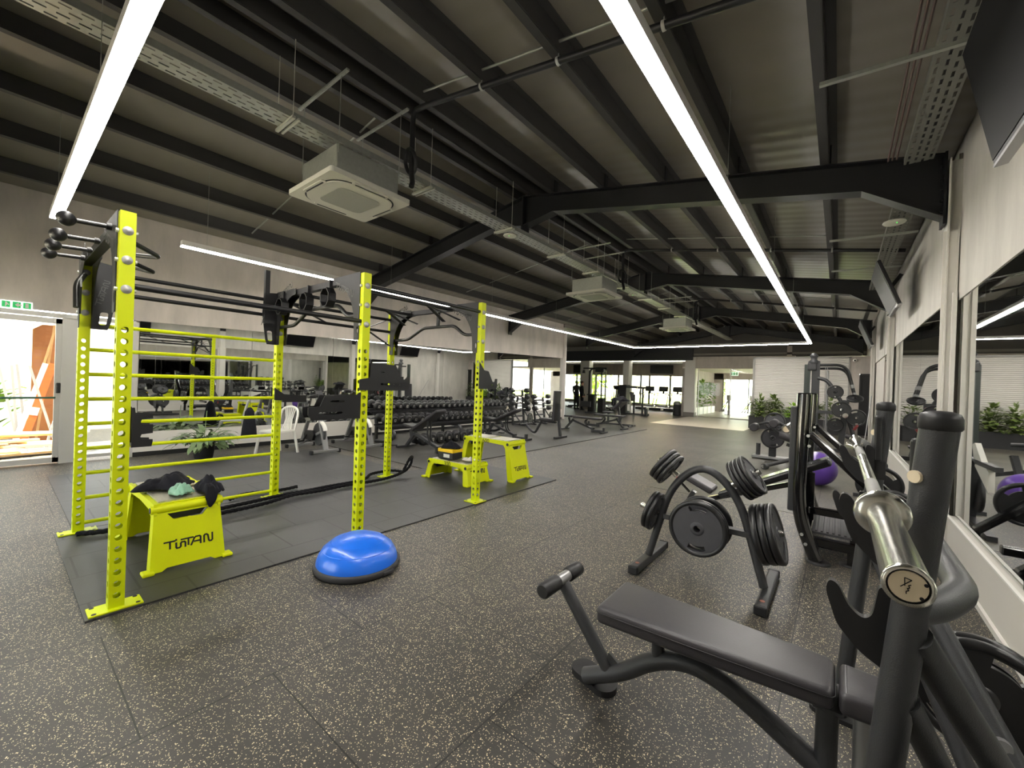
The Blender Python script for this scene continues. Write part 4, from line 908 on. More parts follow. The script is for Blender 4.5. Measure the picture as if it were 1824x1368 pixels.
def dumbbell(R,label,group,loc,tilt):
    key=('db',round(R,3))
    if key in PROTO:
        return dup(PROTO[key],loc,None,label,group,(0,tilt,0))
    t=thing('dumbbell',label,'dumbbell',loc,0,group); t.rotation_euler=(0,tilt,0)
    b=MB(); b.tube([(-.09,0,0),(-.03,0,0),(.03,0,0),(.09,0,0)],[.015,.018,.018,.015],10); b.build('handle',SIL,t)
    for s in (-1,1):
        b=MB(); M=basis((0,0,0),(0,1,0),(0,0,1))
        b.lathe([(.02,.07),(R*.9,.075),(R,.09),(R,.16),(R*.9,.178),(R*.62,.18),(1e-4,.176)],M@Matrix.Diagonal((1,1,s,1)),20); h=b.build('head',PLT,t)
        if s==1:
            b=MB(); vs=[(-.018,-.03),(-.008,-.03),(-.008,.03),(-.018,.03)]
            b.prism(vs,.003,M@Matrix.Translation((0,0,.1805))); b.prism([(.006,-.03),(.026,-.03),(.026,-.02),(.006,-.02)],.003,M@Matrix.Translation((0,0,.1805))); b.prism([(.006,.02),(.026,.02),(.026,.03),(.006,.03)],.003,M@Matrix.Translation((0,0,.1805))); b.prism([(.018,-.03),(.026,-.03),(.026,.03),(.018,.03)],.003,M@Matrix.Translation((0,0,.1805))); b.build('white_number',INKW,h)
    PROTO[key]=t; return t
N=24
for i in range(N):
    y=YA+.12+(YB-YA-.24)*i/(N-1); R=.088-.022*i/(N-1); R=round(R*200)/200
    dumbbell(R,'black dumbbell on the top tier of the long rack, %s from the near end'%ORD[i],'dumbbells on the top tier',(-8.24,y,.86+R-.105+.04),.18)
    R2=round((.098-.028*i/(N-1))*200)/200
    dumbbell(R2,'black dumbbell on the lower tier of the long rack, %s from the near end'%ORD[i],'dumbbells on the lower tier',(-7.90,y,.562+R2-.105+.04),.18)
for i in range(9):
    dumbbell(.12,'big black dumbbell on the floor under the rack, %s from the near end'%ORD[i],'dumbbells on the floor',(-7.45,6.06+.25*i,ZP+.121),0)
# ================================================================ BENCHES
def adj_bench(label,loc,rz,back,seat=.12,L=.86):
    t=thing('adjustable_bench',label,'bench',loc,rz,'adjustable benches')
    b=MB(); b.bar((-.62,0,.03),(-.32,0,.36),.07,.06,bev=.008); b.bar((-.36,0,.33),(.42,0,.1),.07,.06,bev=.008); b.bar((.36,0,.05),(.78,0,.05),.08,.08,bev=.008); b.bar((-.45,0,.22),(-.5,0,.4),.05,.05); b.build('main_frame',ANT,t)
    b=MB(); b.bar((-.64,-.25,.025),(-.64,.25,.025),.07,.04,bev=.008); b.build('front_foot',ANT,t)
    b=MB(); b.box((.4,0,.07),(.06,.12,.14)); b.bar((.78,-.22,.03),(.78,.22,.03),.07,.05,bev=.008); b.box((.78,0,.09),(.06,.06,.16)); b.build('rear_foot',ANT,t)
    b=MB(); px,pz=-.28,.42; ex,ez=px+.45*math.cos(back),pz+.45*math.sin(back)
    b.tube(smoothpts([(ex,.04,ez-.03),(.1,.04,.3),(.25,.04,.14)],.1),.018,8); b.tube(smoothpts([(ex,-.04,ez-.03),(.1,-.04,.3),(.25,-.04,.14)],.1),.018,8); b.build('support_strut',BLK,t)
    b=MB(); b.box((0,0,0),(L,.27,.065),bev=.02); p=b.build('back_pad',LEA,t); p.location=(px+L/2*math.cos(back),0,pz+L/2*math.sin(back)+.02); p.rotation_euler=(0,-back,0)
    b=MB(); b.box((0,0,0),(.32,.27,.06),bev=.02); p=b.build('seat_pad',LEA,t); p.location=(px-.18,0,pz+.03+.03*(seat>.05)); p.rotation_euler=(0,seat,0)
    return t
adj_bench('adjustable bench with raised backrest in front of the dumbbells, behind the black and yellow box',(-6.75,5.65,ZP),0,.52)
adj_bench('adjustable bench with low raised backrest behind the tall lime step',(-7.05,8.55,ZP),.0,.40)
adj_bench('black bench with its backrest flat, nearest to the aisle beyond the upright seat',(-6.5,11.9,ZP),-.02,.0,.0,.95)
t=adj_bench('black flat bench with folded-down backrest, farthest one before the cable tower',(-6.4,13.6,ZP),PI*.98,.0,.0,.8)
t=thing('upright_seat_bench','black bench seat with a tall vertical backrest and foot bars','bench',(-6.2,9.75,ZP))
b=MB(); b.bar((.22,0,.05),(.16,0,.42),.07,.06); b.bar((.16,0,.4),(.14,0,.95),.07,.05); b.bar((.05,0,.42),(-.42,0,.43),.07,.05); b.tube(smoothpts([(-.42,0,.43),(-.62,0,.08),(-.72,0,.08),(-.98,0,.28)],.08),.035,12); b.build('frame',ANT,t)
b=MB(); b.bar((.22,-.3,.03),(.22,.3,.03),.08,.05,bev=.01); b.build('base_foot',ANT,t)
b=MB(); b.tube([(-.98,-.3,.29),(-.98,.3,.29)],.028,12); b.build('foot_bar',BLK,t)
b=MB(); b.box((.06,0,.88),(.075,.3,.85),rot=((0,1,0),.04),bev=.02); b.build('back_pad',LEA,t)
b=MB(); b.box((-.2,0,.48),(.42,.32,.08),bev=.02); b.build('seat_pad',LEA,t)
t=thing('preacher_bench','black curl bench with a sloped arm pad beyond the flat benches','bench',(-6.6,14.9,0))
b=MB(); b.bar((-.6,0,.05),(.6,0,.05),.08,.06); b.bar((.1,0,.05),(.0,0,.75),.08,.06); b.bar((-.4,0,.05),(-.4,0,.45),.07,.06); b.bar((.55,-.3,.03),(.55,.3,.03),.06,.05); b.bar((-.6,-.3,.03),(-.6,.3,.03),.06,.05); b.build('frame',ANT,t)
b=MB(); b.box((0,0,0),(.5,.6,.1),bev=.03); p=b.build('arm_pad',LEA,t); p.location=(.05,0,.78); p.rotation_euler=(0,-.75,0)
b=MB(); b.box((-.42,0,.48),(.35,.35,.08),bev=.03); b.build('seat_pad',LEA,t)
cloth('black_jacket','black jacket heaped over the sloped pad of the curl bench','clothing',(-6.5,14.9,.95),.3,.4,.18,CLOTH,41)
# ================================================================ BAR RACKS
def fixed_bar(name,label,group,loc,ez,L=1.06,R=.09):
    key=('fb',ez,R)
    if key in PROTO: return dup(PROTO[key],loc,None,label,group)
    t=thing(name,label,'barbell',loc,0,group)
    if ez: pts=[(0,-L/2,0)]+[(.035*s,y,.02*s) for y,s in ((-.28,0),(-.2,1),(-.1,-1),(0,1),(.1,-1),(.2,1),(.28,0))]+[(0,L/2,0)]
    else: pts=[(0,-L/2,0),(0,L/2,0)]
    b=MB(); b.tube(pts,.018,10); b.build('bar',CHR,t)
    for s in (-1,1):
        b=MB(); b.tube([(0,s*(L/2-.16),0),(0,s*(L/2-.14),0),(0,s*(L/2-.02),0),(0,s*L/2,0)],[R*.85,R,R,R*.85],18); b.build('head',PLT,t)
    PROTO[key]=t; return t
for nm,y0,lab in (('bar_rack',11.7,'black upright rack of zigzag barbells beside the dumbbell rack'),('bar_rack',13.05,'black rack holding straight barbells at the end of the left mirrors')):
    t=thing(nm,lab,'rack',(-8.75,y0,ZP),0)
    for s in (-1,1):
        b=MB(); b.bar((-.18,s*.32,0),(-.32,s*.32,1.25 if y0<12 else .95),.07,.05); b.bar((-.2,s*.32,.05),(.35,s*.32,.03),.07,.05); b.tube(smoothpts([(.3,s*.32,.04),(.05,s*.32,.2),(-.2,s*.32,.5)],.15),.025,8); b.build('side_frame',ANT,t)
        for k in range(4 if y0<12 else 3):
            b=MB(); z=.48+.22*k; b.prism([(0,0),(.16,.02),(.19,.07),(.17,.08),(.13,.045),(0,.04)],.03,basis((-.24-.03*k,s*.32,z),(1,0,0),(0,0,1))); b.build('bar_hook',BLK,t)
    b=MB(); b.bar((-.2,-.32,.3),(-.2,.32,.3),.06,.05); b.bar((-.3,-.32,1.0 if y0<12 else .85),(-.3,.32,1.0 if y0<12 else .85),.06,.05); b.build('cross_bars',ANT,t)
for k in range(4):
    fixed_bar('zigzag_barbell','chrome zigzag barbell on the rack beside the dumbbells, %s level from the bottom'%ORD[k],'zigzag barbells',(-8.87-.03*k,11.7,ZP+.555+.22*k),True)
for k in range(3):
    fixed_bar('straight_barbell','straight chrome barbell on the last left rack, %s level from the bottom'%ORD[k],'straight barbells',(-8.87-.03*k,13.05,ZP+.555+.22*k),False,1.1)
plate(.2,.05,'black plate stood under the zigzag barbell rack',(-8.44,11.7,ZP+.25),(1,.2,0),'plates under the bar racks',0,grey=False)
plate(.2,.05,'black plate stood under the straight barbell rack',(-8.44,13.05,ZP+.25),(1,.2,0),'plates under the bar racks',0,grey=False)
# ================================================================ SPIN BIKES
def bike(label,loc,rz):
    t=thing('spin_bike',label,'exercise bike',loc,rz,'spin bikes by the left mirrors')
    b=MB(); b.bar((.5,-.26,.06),(.5,.26,.06),.08,.05,bev=.01); b.build('front_stabiliser',SIL,t)
    b=MB(); b.bar((-.55,-.26,.06),(-.55,.26,.06),.08,.05,bev=.01); b.build('rear_stabiliser',SIL,t)
    b=MB()
    for x in (.5,-.55):
        for s in (-.27,.27): b.box((x,s,.05),(.09,.05,.08),bev=.015)
    b.build('rubber_ends',RUB,t)
    b=MB(); b.bar((.5,0,.08),(.2,0,.78),.08,.05,bev=.01); b.bar((.48,.04,.08),(.36,.04,.45),.06,.02); b.bar((-.5,0,.1),(.36,0,.42),.07,.05,bev=.01); b.bar((-.5,0,.1),(-.22,0,.62),.07,.05,bev=.01); b.bar((-.22,0,.6),(.25,0,.66),.06,.04); b.build('frame',SIL,t)
    b=MB(); M=basis((.24,0,.36),(1,0,0),(0,0,1)); b.lathe([(.03,-.012),(.17,-.012),(.2,-.022),(.225,-.02),(.225,.02),(.2,.022),(.17,.012),(.03,.012)],M,32); b.build('flywheel',ANT,t)
    b=MB(); b.prism([(.23*math.cos(a),.23*math.sin(a)) for a in [math.radians(20+10*i) for i in range(9)]]+[(.26*math.cos(a),.26*math.sin(a)) for a in [math.radians(100-10*i) for i in range(9)]],.07,M); b.build('wheel_guard',WHT,t)
    b=MB(); b.prism([(-.2,-.1),(.1,-.1),(.16,.02),(.1,.1),(-.18,.08),(-.25,0)],.05,basis((-.0,-.05,.32),(1,0,0),(0,0,1))); b.build('chain_guard',BLK,t)
    b=MB(); b.bar((-.08,-.1,.32),(-.2,-.1,.2),.03,.015); b.box((-.2,-.15,.19),(.1,.09,.03)); b.bar((-.08,.1,.32),(.04,.1,.44),.03,.015); b.box((.04,.15,.45),(.1,.09,.03)); b.build('pedal_cranks',BLK,t)
    b=MB(); b.bar((-.25,0,.58),(-.38,0,.92),.045,.03); b.build('seat_post',SIL,t)
    b=MB(); b.prism([(-.16,-.09),(-.05,-.09),(.14,-.02),(.14,.02),(-.05,.09),(-.16,.09)],.06,Matrix.Translation((-.36,0,.96))); b.build('saddle',BLK,t)
    b=MB(); b.bar((.21,0,.74),(.1,0,1.06),.05,.04); b.build('handlebar_post',SIL,t)
    b=MB(); b.tube(smoothpts([(.36,-.1,1.14),(.22,-.2,1.1),(.1,-.16,1.08),(.1,.16,1.08),(.22,.2,1.1),(.36,.1,1.14)],.05),.018,8); b.box((.16,0,1.16),(.03,.14,.09),rot=((0,1,0),-.5)); b.build('handlebar',BLK,t); return t
bike('silver spin bike nearer the white chair, by the left mirrors',(-8.2,4.0,ZP*0),.0)
bike('silver spin bike behind the middle lime upright',(-8.15,4.95,ZP),.0)
# ================================================================ WHITE CHAIR
ch=thing('plastic_chair','white plastic slatted garden chair behind the climbing rungs','chair',(-8.25,3.35,0),-1.2)
def chp(b,n): return b.build(n,WHT,ch)
b=MB(); b.prism(rpoly([(-.21,-.2),(.21,-.23),(.21,.23),(-.21,.2)],.05),.03,Matrix.Translation((0,0,.44))); chp(b,'seat')
for x,y,dx,dy in ((.2,.21,.06,.03),(.2,-.21,.06,-.03),(-.19,.19,-.08,.03),(-.19,-.19,-.08,-.03)):
    b=MB(); b.bar((x+dx,y+dy,0),(x,y,.44),.045,.035,bev=.008); chp(b,'leg')
b=MB(); b.tube(smoothpts([(-.19,-.2,.44),(-.27,-.21,.8),(-.29,-.1,.88),(-.29,.1,.88),(-.27,.21,.8),(-.19,.2,.44)],.1),.022,8); bk=chp(b,'backrest')
for y in (-.12,-.07,-.02,.03,.08,.13):
    b=MB(); b.tube([(-.195,y*.8,.45),(-.25,y*.6,.65),(-.285,y,.87)],[.013,.01,.011],6); b.build('slat',WHT,bk)
t=thing('hanging_coat','long black coat hung beside the white plastic chair','clothing',(-8.35,2.9,.35))
b=MB(); b.lathe([(.12,.0),(.13,.03),(.12,.15),(.09,.34),(.075,.46),(.03,.53),(1e-4,.535)],Matrix.Diagonal((.5,1,1,1)),20); o=b.build('coat_body',CLOTH,t)
# ================================================================ FAR END
# people: one skinned body each
def person(name,label,loc,rz,pose,cl,hairlen=0):
    t=thing(name,label,'person',loc,rz)
    J=pose; names=list(J); vs=[V(J[n][0]) for n in names]; idx={n:i for i,n in enumerate(names)}
    E=[('pelvis','belly'),('belly','chest'),('chest','neck'),('neck','head'),('head','crown'),('chest','shl'),('shl','ell'),('ell','wrl'),('wrl','hal'),('chest','shr'),('shr','elr'),('elr','wrr'),('wrr','har'),('pelvis','hil'),('hil','knl'),('knl','anl'),('anl','tol'),('pelvis','hir'),('hir','knr'),('knr','anr'),('anr','tor')]
    me=bpy.data.meshes.new('body'); me.from_pydata(vs,[(idx[a],idx[b]) for a,b in E],[]); o=bpy.data.objects.new('body',me); COL.objects.link(o)
    o.modifiers.new('skin','SKIN'); sv=me.skin_vertices[0].data
    for n in names: r=J[n][1]; sv[idx[n]].radius=(r,r*.8) if n in ('pelvis','belly','chest') else (r,r)
    sv[idx['pelvis']].use_root=True
    s=o.modifiers.new('sub','SUBSURF'); s.levels=2; s.render_levels=2
    dg=bpy.context.evaluated_depsgraph_get(); bm_=bpy.data.meshes.new_from_object(o.evaluated_get(dg)); bpy.data.objects.remove(o)
    for p in bm_.polygons:
        c=p.center; p.use_smooth=True; p.material_index=1 if (c.z>1.47 or (abs(c.y)>.2 and c.z<.86 and c.z>.66)) else 0
    bm_.materials.append(cl); bm_.materials.append(SKIN)
    o=bpy.data.objects.new('body',bm_); COL.objects.link(o); o.parent=t
    b=MB(); b.sphere((-.015,0,1.655),.098,16,sc=(1.05,.9,1.0)); 
    b.v=[v if v.z>1.62 or v.x<-.03 else V((v.x*.6,v.y*.8,1.62)) for v in b.v]; b.build('hair',HAIR,t)
    b=MB(); b.sphere((.095,0,1.6),.014,8); b.box((.085,0,1.555),(.01,.04,.008)); b.sphere((.083,.03,1.63),.01,8); b.sphere((.083,-.03,1.63),.01,8); b.build('face_features',mat('face_feature_tone',(150,104,88),.6),t)  # nose, mouth and eyes in one darker skin tone
    for s in (-1,1):
        b=MB(); b.box((.05,s*.09,.035),(.26,.09,.07),bev=.025); b.build('shoe',BLK,t)
    return t
def stand(sw=.0,la=(.05,.02),ra=(.05,-.02)):
    return {'pelvis':((0,0,.95),.15),'belly':((0,0,1.12),.14),'chest':((0,0,1.32),.15),'neck':((0,0,1.47),.06),'head':((.02,0,1.6),.088),'crown':((.02,0,1.69),.07),
    'shl':((0,.19,1.38),.075),'ell':((la[0]-.05,.25,1.1),.055),'wrl':((.06+la[0],.25+la[1],.86),.04),'hal':((.09+la[0],.24+la[1],.76),.035),
    'shr':((0,-.19,1.38),.075),'elr':((ra[0]-.05,-.25,1.1),.055),'wrr':((.06+ra[0],-.25+ra[1],.86),.04),'har':((.09+ra[0],-.24+ra[1],.76),.035),
    'hil':((0,.09,.88),.105),'knl':((.02,.1,.5),.075),'anl':((0,.1,.1),.052),'tol':((.1,.11,.05),.045),'hir':((0,-.09,.88),.105),'knr':((.02,-.1,.5),.075),'anr':((0,-.1,.1),.052),'tor':((.1,-.11,.05),.045)}
person('person','person in dark hooded top and trousers standing beside the pillar, head turned to the right',(-12.15,22.1,0),.3,stand(),CLO2)
person('person','person in black standing close behind another beside the pillar',(-12.75,22.5,0),-.6,stand(0,(.02,.03),(.1,.05)),BLK)
# cable tower
ct=thing('cable_tower','tall black cable tower with an overhead arm before the far windows','gym machine',(-10.2,20.2,0))
def cp_(b,n,m): return wp(b.build(n,m),ct)
for x in (-10.66,-10.3,-9.95,-9.72):
    b=MB(); b.bar((x,20.2,0),(x,20.2,2.3),.09 if x<-10.6 else .05,.08); cp_(b,'post',BLK if x<-10.6 or x==-9.95 else STL)
b=MB(); b.tube(smoothpts([(-10.66,20.2,2.1),(-10.62,20.2,2.38),(-10.3,20.2,2.45),(-9.68,20.2,2.42)],.2),.05,10); b.bar((-11.05,20.2,2.43),(-9.66,20.2,2.43),.09,.07); cp_(b,'top_beam',BLK)
b=MB(); b.lathe([(.02,0),(.09,.0),(.07,.14),(.03,.2),(1e-4,.2)],Matrix.Translation((-11.03,20.2,2.16)),14); b.box((-10.05,20.2,2.32),(.5,.25,.2),bev=.04); cp_(b,'pulley_block',BLK)
b=MB(); b.box((-10.45,20.2,.5),(.3,.4,1.0)); b.box((-9.9,20.2,.42),(.3,.4,.84)); cp_(b,'weight_stack',BLK)
b=MB(); b.bar((-10.7,19.9,.04),(-9.6,19.9,.04),.1,.08); b.bar((-10.66,20.0,1.0),(-9.7,20.0,1.0),.12,.06); b.bar((-10.9,19.7,.5),(-10.3,19.7,.5),.1,.3); cp_(b,'base_frame',ANT)
# selector machine with tower
sm=thing('selector_machine','black weight-stack machine with a tall cabinet in front of the treadmills','gym machine',(-9.1,21.6,0))
b=MB(); b.box((-9.25,21.6,.8),(.42,.55,1.6),bev=.02); wp(b.build('cabinet',BLK),sm)
b=MB(); b.bar((-9.0,21.4,.05),(-7.9,21.4,.05),.1,.08); b.bar((-8.1,21.3,.0),(-8.1,21.3,1.5),.08,.08); b.bar((-9.1,21.4,1.5),(-8.0,21.4,1.46),.09,.12); b.bar((-8.6,21.4,.05),(-8.6,21.4,1.1),.08,.08); b.bar((-7.92,21.1,.05),(-7.92,21.7,.05),.08,.1); b.box((-7.9,21.3,.2),(.12,.2,.36)); wp(b.build('frame',ANT),sm)
b=MB(); b.box((-8.45,21.4,.62),(.4,.36,.1),bev=.03); wp(b.build('seat_pad',LEA),sm)
b=MB(); b.box((-8.7,21.4,.98),(.12,.34,.5),rot=((0,1,0),-.2),bev=.03); wp(b.build('back_pad',LEA),sm)
b=MB(); b.box((-8.85,21.28,.38),(.14,.03,.36)); wp(b.build('white_panel',WHT),sm)
b=MB(); b.tube([(-8.35,21.2,1.5),(-8.45,21.1,1.05)],.02,8); b.tube([(-8.35,21.6,1.5),(-8.45,21.65,1.05)],.02,8); wp(b.build('handle',CHR),sm)
# more dark machines further left behind the wall end
def cycle(label,loc,rz):
    t=thing('cross_trainer',label,'gym machine',loc,rz)
    b=MB(); b.bar((-.7,0,.1),(.6,0,.1),.1,.1); b.bar((-.65,-.3,.05),(-.65,.3,.05),.08,.08); b.bar((.55,-.3,.05),(.55,.3,.05),.08,.08); b.bar((.4,0,.1),(.55,0,1.35),.1,.08); b.build('frame',BLK,t)
    b=MB(); b.lathe([(.26,-.06),(.3,-.04),(.3,.04),(.26,.06),(1e-4,.06)],basis((.25,0,.45),(1,0,0),(0,0,1)),24); b.build('flywheel_cover',ANT,t)
    b=MB(); b.box((.52,0,1.42),(.06,.4,.26),rot=((0,1,0),-.4)); b.build('console',BLK,t)
    for s in (-.22,.22):
        b=MB(); b.tube(smoothpts([(.3,s,.4),(.35,s,1.0),(.2,s,1.5)],.2),.022,8); b.build('handle_lever',SIL,t)
        b=MB(); b.bar((-.45,s,.3),(.3,s,.25),.1,.05); b.build('pedal_arm',ANT,t)
    return t
cycle('dark cross trainer by the far windows beside the end of the left wall',(-13.9,24.6,0),1.2)
cycle('dark cross trainer by the far windows behind the cable tower',(-11.6,25.2,0),1.5)
cycle('dark cross trainer by the far windows beside the selector machine',(-10.7,23.6,0),1.6)
# treadmills
def treadmill(label,loc,rz):
    t=thing('treadmill',label,'treadmill',loc,rz,'treadmills facing the far windows')
    b=MB(); b.box((0,-.0,.14),(.78,1.7,.1),bev=.02); b.build('deck',WHT,t)
    b=MB(); b.box((0,-.05,.195),(.5,1.55,.012)); b.box((0,-.86,.1),(.74,.04,.14)); b.build('running_belt',BLK,t)
    b=MB(); b.box((0,.82,.2),(.7,.36,.2),bev=.06); b.build('motor_hood',SIL,t)
    for s in (-.36,.36):
        b=MB(); b.tube(smoothpts([(s,.2,.15),(s,.5,.7),(s*.95,.68,1.12),(s*.95,.25,1.12),(s*.95,.0,1.02)],.12),.028,8); b.build('handrail',BLK,t)
    b=MB(); b.box((0,.72,1.42),(.62,.05,.34),rot=((1,0,0),-.15),bev=.015); b.bar((0,.74,1.1),(0,.74,1.35),.12,.06); b.bar((-.35,.7,1.12),(.35,.7,1.12),.06,.05); b.build('console_screen',BLK,t); return t
treadmill('treadmill nearest the far right pillar',(-8.42,27.6,0),0)
treadmill('middle one of three treadmills facing the far windows',(-9.35,27.6,0),0)
treadmill('treadmill just right of the selector machine, facing the far windows',(-10.28,27.6,0),0)
# bin
t=thing('waste_bin','round dark grey waste bin beside the far right pillar','bin',(-7.0,23.55,0))
b=MB(); b.lathe([(1e-4,.0),(.2,.0),(.21,.02),(.2,.6),(1e-4,.6)],None,24); b.build('body',PLANTER,t)
b=MB(); b.lathe([(.205,.6),(.2,.68),(.14,.78),(1e-4,.8)],None,24); b.build('dome_lid',SIL,t)
# screens
def tv(label,c,rot,w,h,mount=None,edge=1):
    t=thing('wall_screen',label,'television',c); t.rotation_euler=rot
    b=MB(); b.box((0,0,0),(.05,w,h),bev=.008); b.build('casing',BLK,t)
    b=MB(); b.box((-.027,0,.01),(.004,w-.03,h-.05)); b.build('screen',mat('matte_screen',(8,8,10),.5,0,.15),t)
    b=MB(); b.box((-.0,-w/2*(1-edge),-h/2+.004),(.056,w*edge,.014)); b.build('silver_edge',SIL,t)
    if mount: b=MB(); b.box((.05,0,0),(.06,.4,.3)); b.bar((.06,0,0),mount,.05,.05); b.build('mount_arm',BLK,t)
    return t
tv('large black screen tilted down over the right mirror, nearest the camera',(.60,2.87,3.17),(0,-.2,0),1.25,.72,(.12,0,.2))
tv('black screen tilted down on the right wall past the near roof beam',(.52,8.75,3.17),(0,-.36,0),1.25,.72,(.25,0,.15),.2)
tv('black screen tilted down on the right wall, farthest one',(.52,14.9,3.15),(0,-.36,0),1.25,.72,(.25,0,.15),.2)
t=thing('wall_screen','flat black screen on the far wall above the treadmills','television',(-10.75,31.94,2.92)); b=MB(); b.box((0,0,0),(1.75,.06,.66)); b.build('casing',BLK,t)
b=MB(); b.box((0,-.032,0),(1.7,.004,.61)); b.build('screen',CHAR,t)
t=thing('wall_screen','flat black screen on the far wall just past the end of the left wall','television',(-17.6,31.94,2.9)); b=MB(); b.box((0,0,0),(1.75,.06,.7)); b.build('casing',BLK,t)
b=MB(); b.box((0,-.032,0),(1.7,.004,.65)); b.build('screen',CHAR,t)
# lobby things
t=thing('plant_wall','dense leafy green plant row along the lobby wall in white boxes','plants',(-6.45,26.8,.05))
for k in range(5):
    b=MB(); b.box((-6.42,24.5+.95*k,.26),(.42,.86,.42),bev=.01); wp(b.build('white_box',WHT),t)
bush('foliage',LEAFL,t,(-6.4,26.4,.5),.3,1.45,620,.24,.13,77,.5,False,(.22,2.35))
def turnstile(label,loc):
    t=thing('turnstile_post',label,'turnstile',loc)
    b=MB(); b.box((0,0,.5),(.1,.1,1.0)); b.box((0,-.05,1.02),(.22,.12,.3),rot=((1,0,0),.3)); b.box((-.05,0,.01),(.3,.2,.02)); b.build('post',GRY,t)
    b=MB(); b.bar((-.05,0,.85),(-.55,.3,.15),.03,.03); b.bar((-.05,.1,.85),(-.45,.6,.15),.03,.03); b.build('barrier_arms',SIL,t)
turnstile('grey turnstile post inside the lobby, nearer the plant row',(-5.0,26.6,.05))
turnstile('grey turnstile post inside the lobby, nearer the white partition',(-3.9,27.0,.05))
def exit_sign(label,loc,rz,w=.32,h=.13,hang=0):
    t=thing('exit_sign',label,'exit sign',loc,rz)
    b=MB(); b.box((0,0,0),(w,.03,h)); b.build('light_box',SIGNW,t)
    b=MB()
    for cx in (-w*.33,0,w*.33): b.box((cx,-.016,0),(w*.26,.004,h*.8))
    g=b.build('green_panels',GREENS,t)
    b=MB(); M=basis((0,-.0185,0),(1,0,0),(0,0,1)); s=h*.3
    b.prism([(-w*.03-s*.5,0),(-w*.03+s*.5,s),(-w*.03+s*.5,s*.35),(s*1.2,s*.35),(s*1.2,-s*.35),(-w*.03+s*.5,-s*.35),(-w*.03+s*.5,-s)],.002,M@Matrix.Translation((.01,0,0)))
    b.prism([(-w*.33-.3*s,-s),(-w*.33,-s),(-w*.33+.35*s,-.1*s),(-w*.33+.8*s,-.4*s),(-w*.33+.9*s,-.1*s),(-w*.33+.3*s,.6*s),(-w*.33+.2*s,s),(-w*.33-.2*s,s),(-w*.33-.2*s,.2*s)],.002,M)
    b.prism([(w*.33-.5*s,-s),(w*.33+.4*s,-s),(w*.33+.4*s,s),(w*.33-.5*s,s)],.002,M)
    b.build('white_pictograms',INKW,g)
    if hang: b=MB(); b.cyl((-w*.3,0,h/2),(-w*.3,0,h/2+hang),.006,n=6); b.cyl((w*.3,0,h/2),(w*.3,0,h/2+hang),.006,n=6); b.build('hanger',SIL,t)
exit_sign('small green and white exit sign above the left glazed door',(XL+.047,.19,2.375),PI/2,.30,.11)
exit_sign('green exit sign hung from the lobby ceiling',(-4.6,25.6,2.42),0,.4,.2,.14)
exit_sign('green exit sign on the wall above the lobby back window',(-4.1,30.38,2.4),0,.4,.2)
# camera dome on partition
t=thing('security_camera','small white dome camera at the top of the far right wall','camera',(.42,20.0,2.78)); b=MB(); b.sphere((0,-.03,0),.06,14); b.build('dome',WHT,t); b=MB(); b.sphere((0,-.075,-.01),.03,10); b.build('lens',CHAR,t)
# ================================================================ OUTSIDE
b=MB(); b.box((-12,20,-.12),(140,160,.1)); tag(b.build('outside_ground',mat('pale_gravel',(190,182,164),.9,0,.3,0,.2,1)),kind='structure')
b=MB(); b.box((-14,52,-.055),(90,26,.02)); o=b.build('outside_lawn',mat('lawn_green',(132,158,66),.9,0,.3,0,.3,3)); o['kind']='structure'
t=thing('roadside_building','white building with a blue-framed signboard beyond the lobby window','building',(-4,48,0)); b=MB(); b.box((-2.5,48,2.2),(13,4,4.4)); wp(b.build('wall',mat('white_render',(216,214,206),.7)),t)
b=MB(); b.box((-4.3,45.9,2.95),(5.2,.12,.16)); b.box((-1.75,45.9,3.5),(.14,.12,1.2)); wp(b.build('blue_sign_frame',mat('sign_blue',(70,120,160),.5)),t)
b=MB()
for x in (-5.6,-3.6,-1.2,.8): b.box((x,45.92,1.6),(1.1,.08,1.0))
wp(b.build('windows',mat('grey_window',(150,158,164),.3)),t)
def house(label,c,w,d,h,m,rm):
    t=thing('house',label,'building',c); b=MB(); b.box((0,0,h/2),(w,d,h)); b.build('wall',m,t)
    b=MB(); b.prism([(-w/2-.4,0),(w/2+.4,0),(0,h*.45)],d+.6,basis((0,0,h),(1,0,0),(0,0,1))); b.build('roof',rm,t)
    b=MB()
    for x in (-w*.25,w*.25): b.box((x,-d/2-.03,h*.55),(w*.16,.06,h*.3))
    b.build('windows',mat('grey_window',(150,158,164),.3),t)
house('pale house with orange lettering and a gabled roof outside the far windows',(-19,60,0),14,8,4.2,mat('cream_render',(224,206,170),.8),mat('roof_tile',(170,110,84),.8))
house('small pale house beyond the treadmills outside the far windows',(-5.5,64,0),9,7,3.6,mat('white_render',(216,214,206),.7),mat('roof_tile',(170,110,84),.8))
def tree(label,c,r,h,seed,m=LEAFL):
    t=thing('tree',label,'tree',c); b=MB(); b.tube([(0,0,0),(.1,.05,h*.4),(0,0,h*.75)],[.18,.13,.06],8); b.build('trunk',mat('bark',(96,80,60),.9),t)
    rnd=random.Random(seed); b=MB()
    for i in range(420):
        d=V((rnd.gauss(0,1),rnd.gauss(0,1),rnd.gauss(0,.8))).normalized()*r*(.55+.45*rnd.random()); leafblade(b,(d.x,d.y,h*.7+d.z),d+V((0,0,.2)),.5,.32,.5,2)
    b.build('crown',m,t,None,False)
tree('light green tree outside the far windows behind the two people',(-22.5,44,0),2.6,4.6,3)
tree('green tree outside the far windows left of the pale house',(-26.5,50,0),3,5,4)
tree('low green tree outside the far windows beyond the right treadmill',(-11.2,54,0),1.8,3.6,5,LEAF)
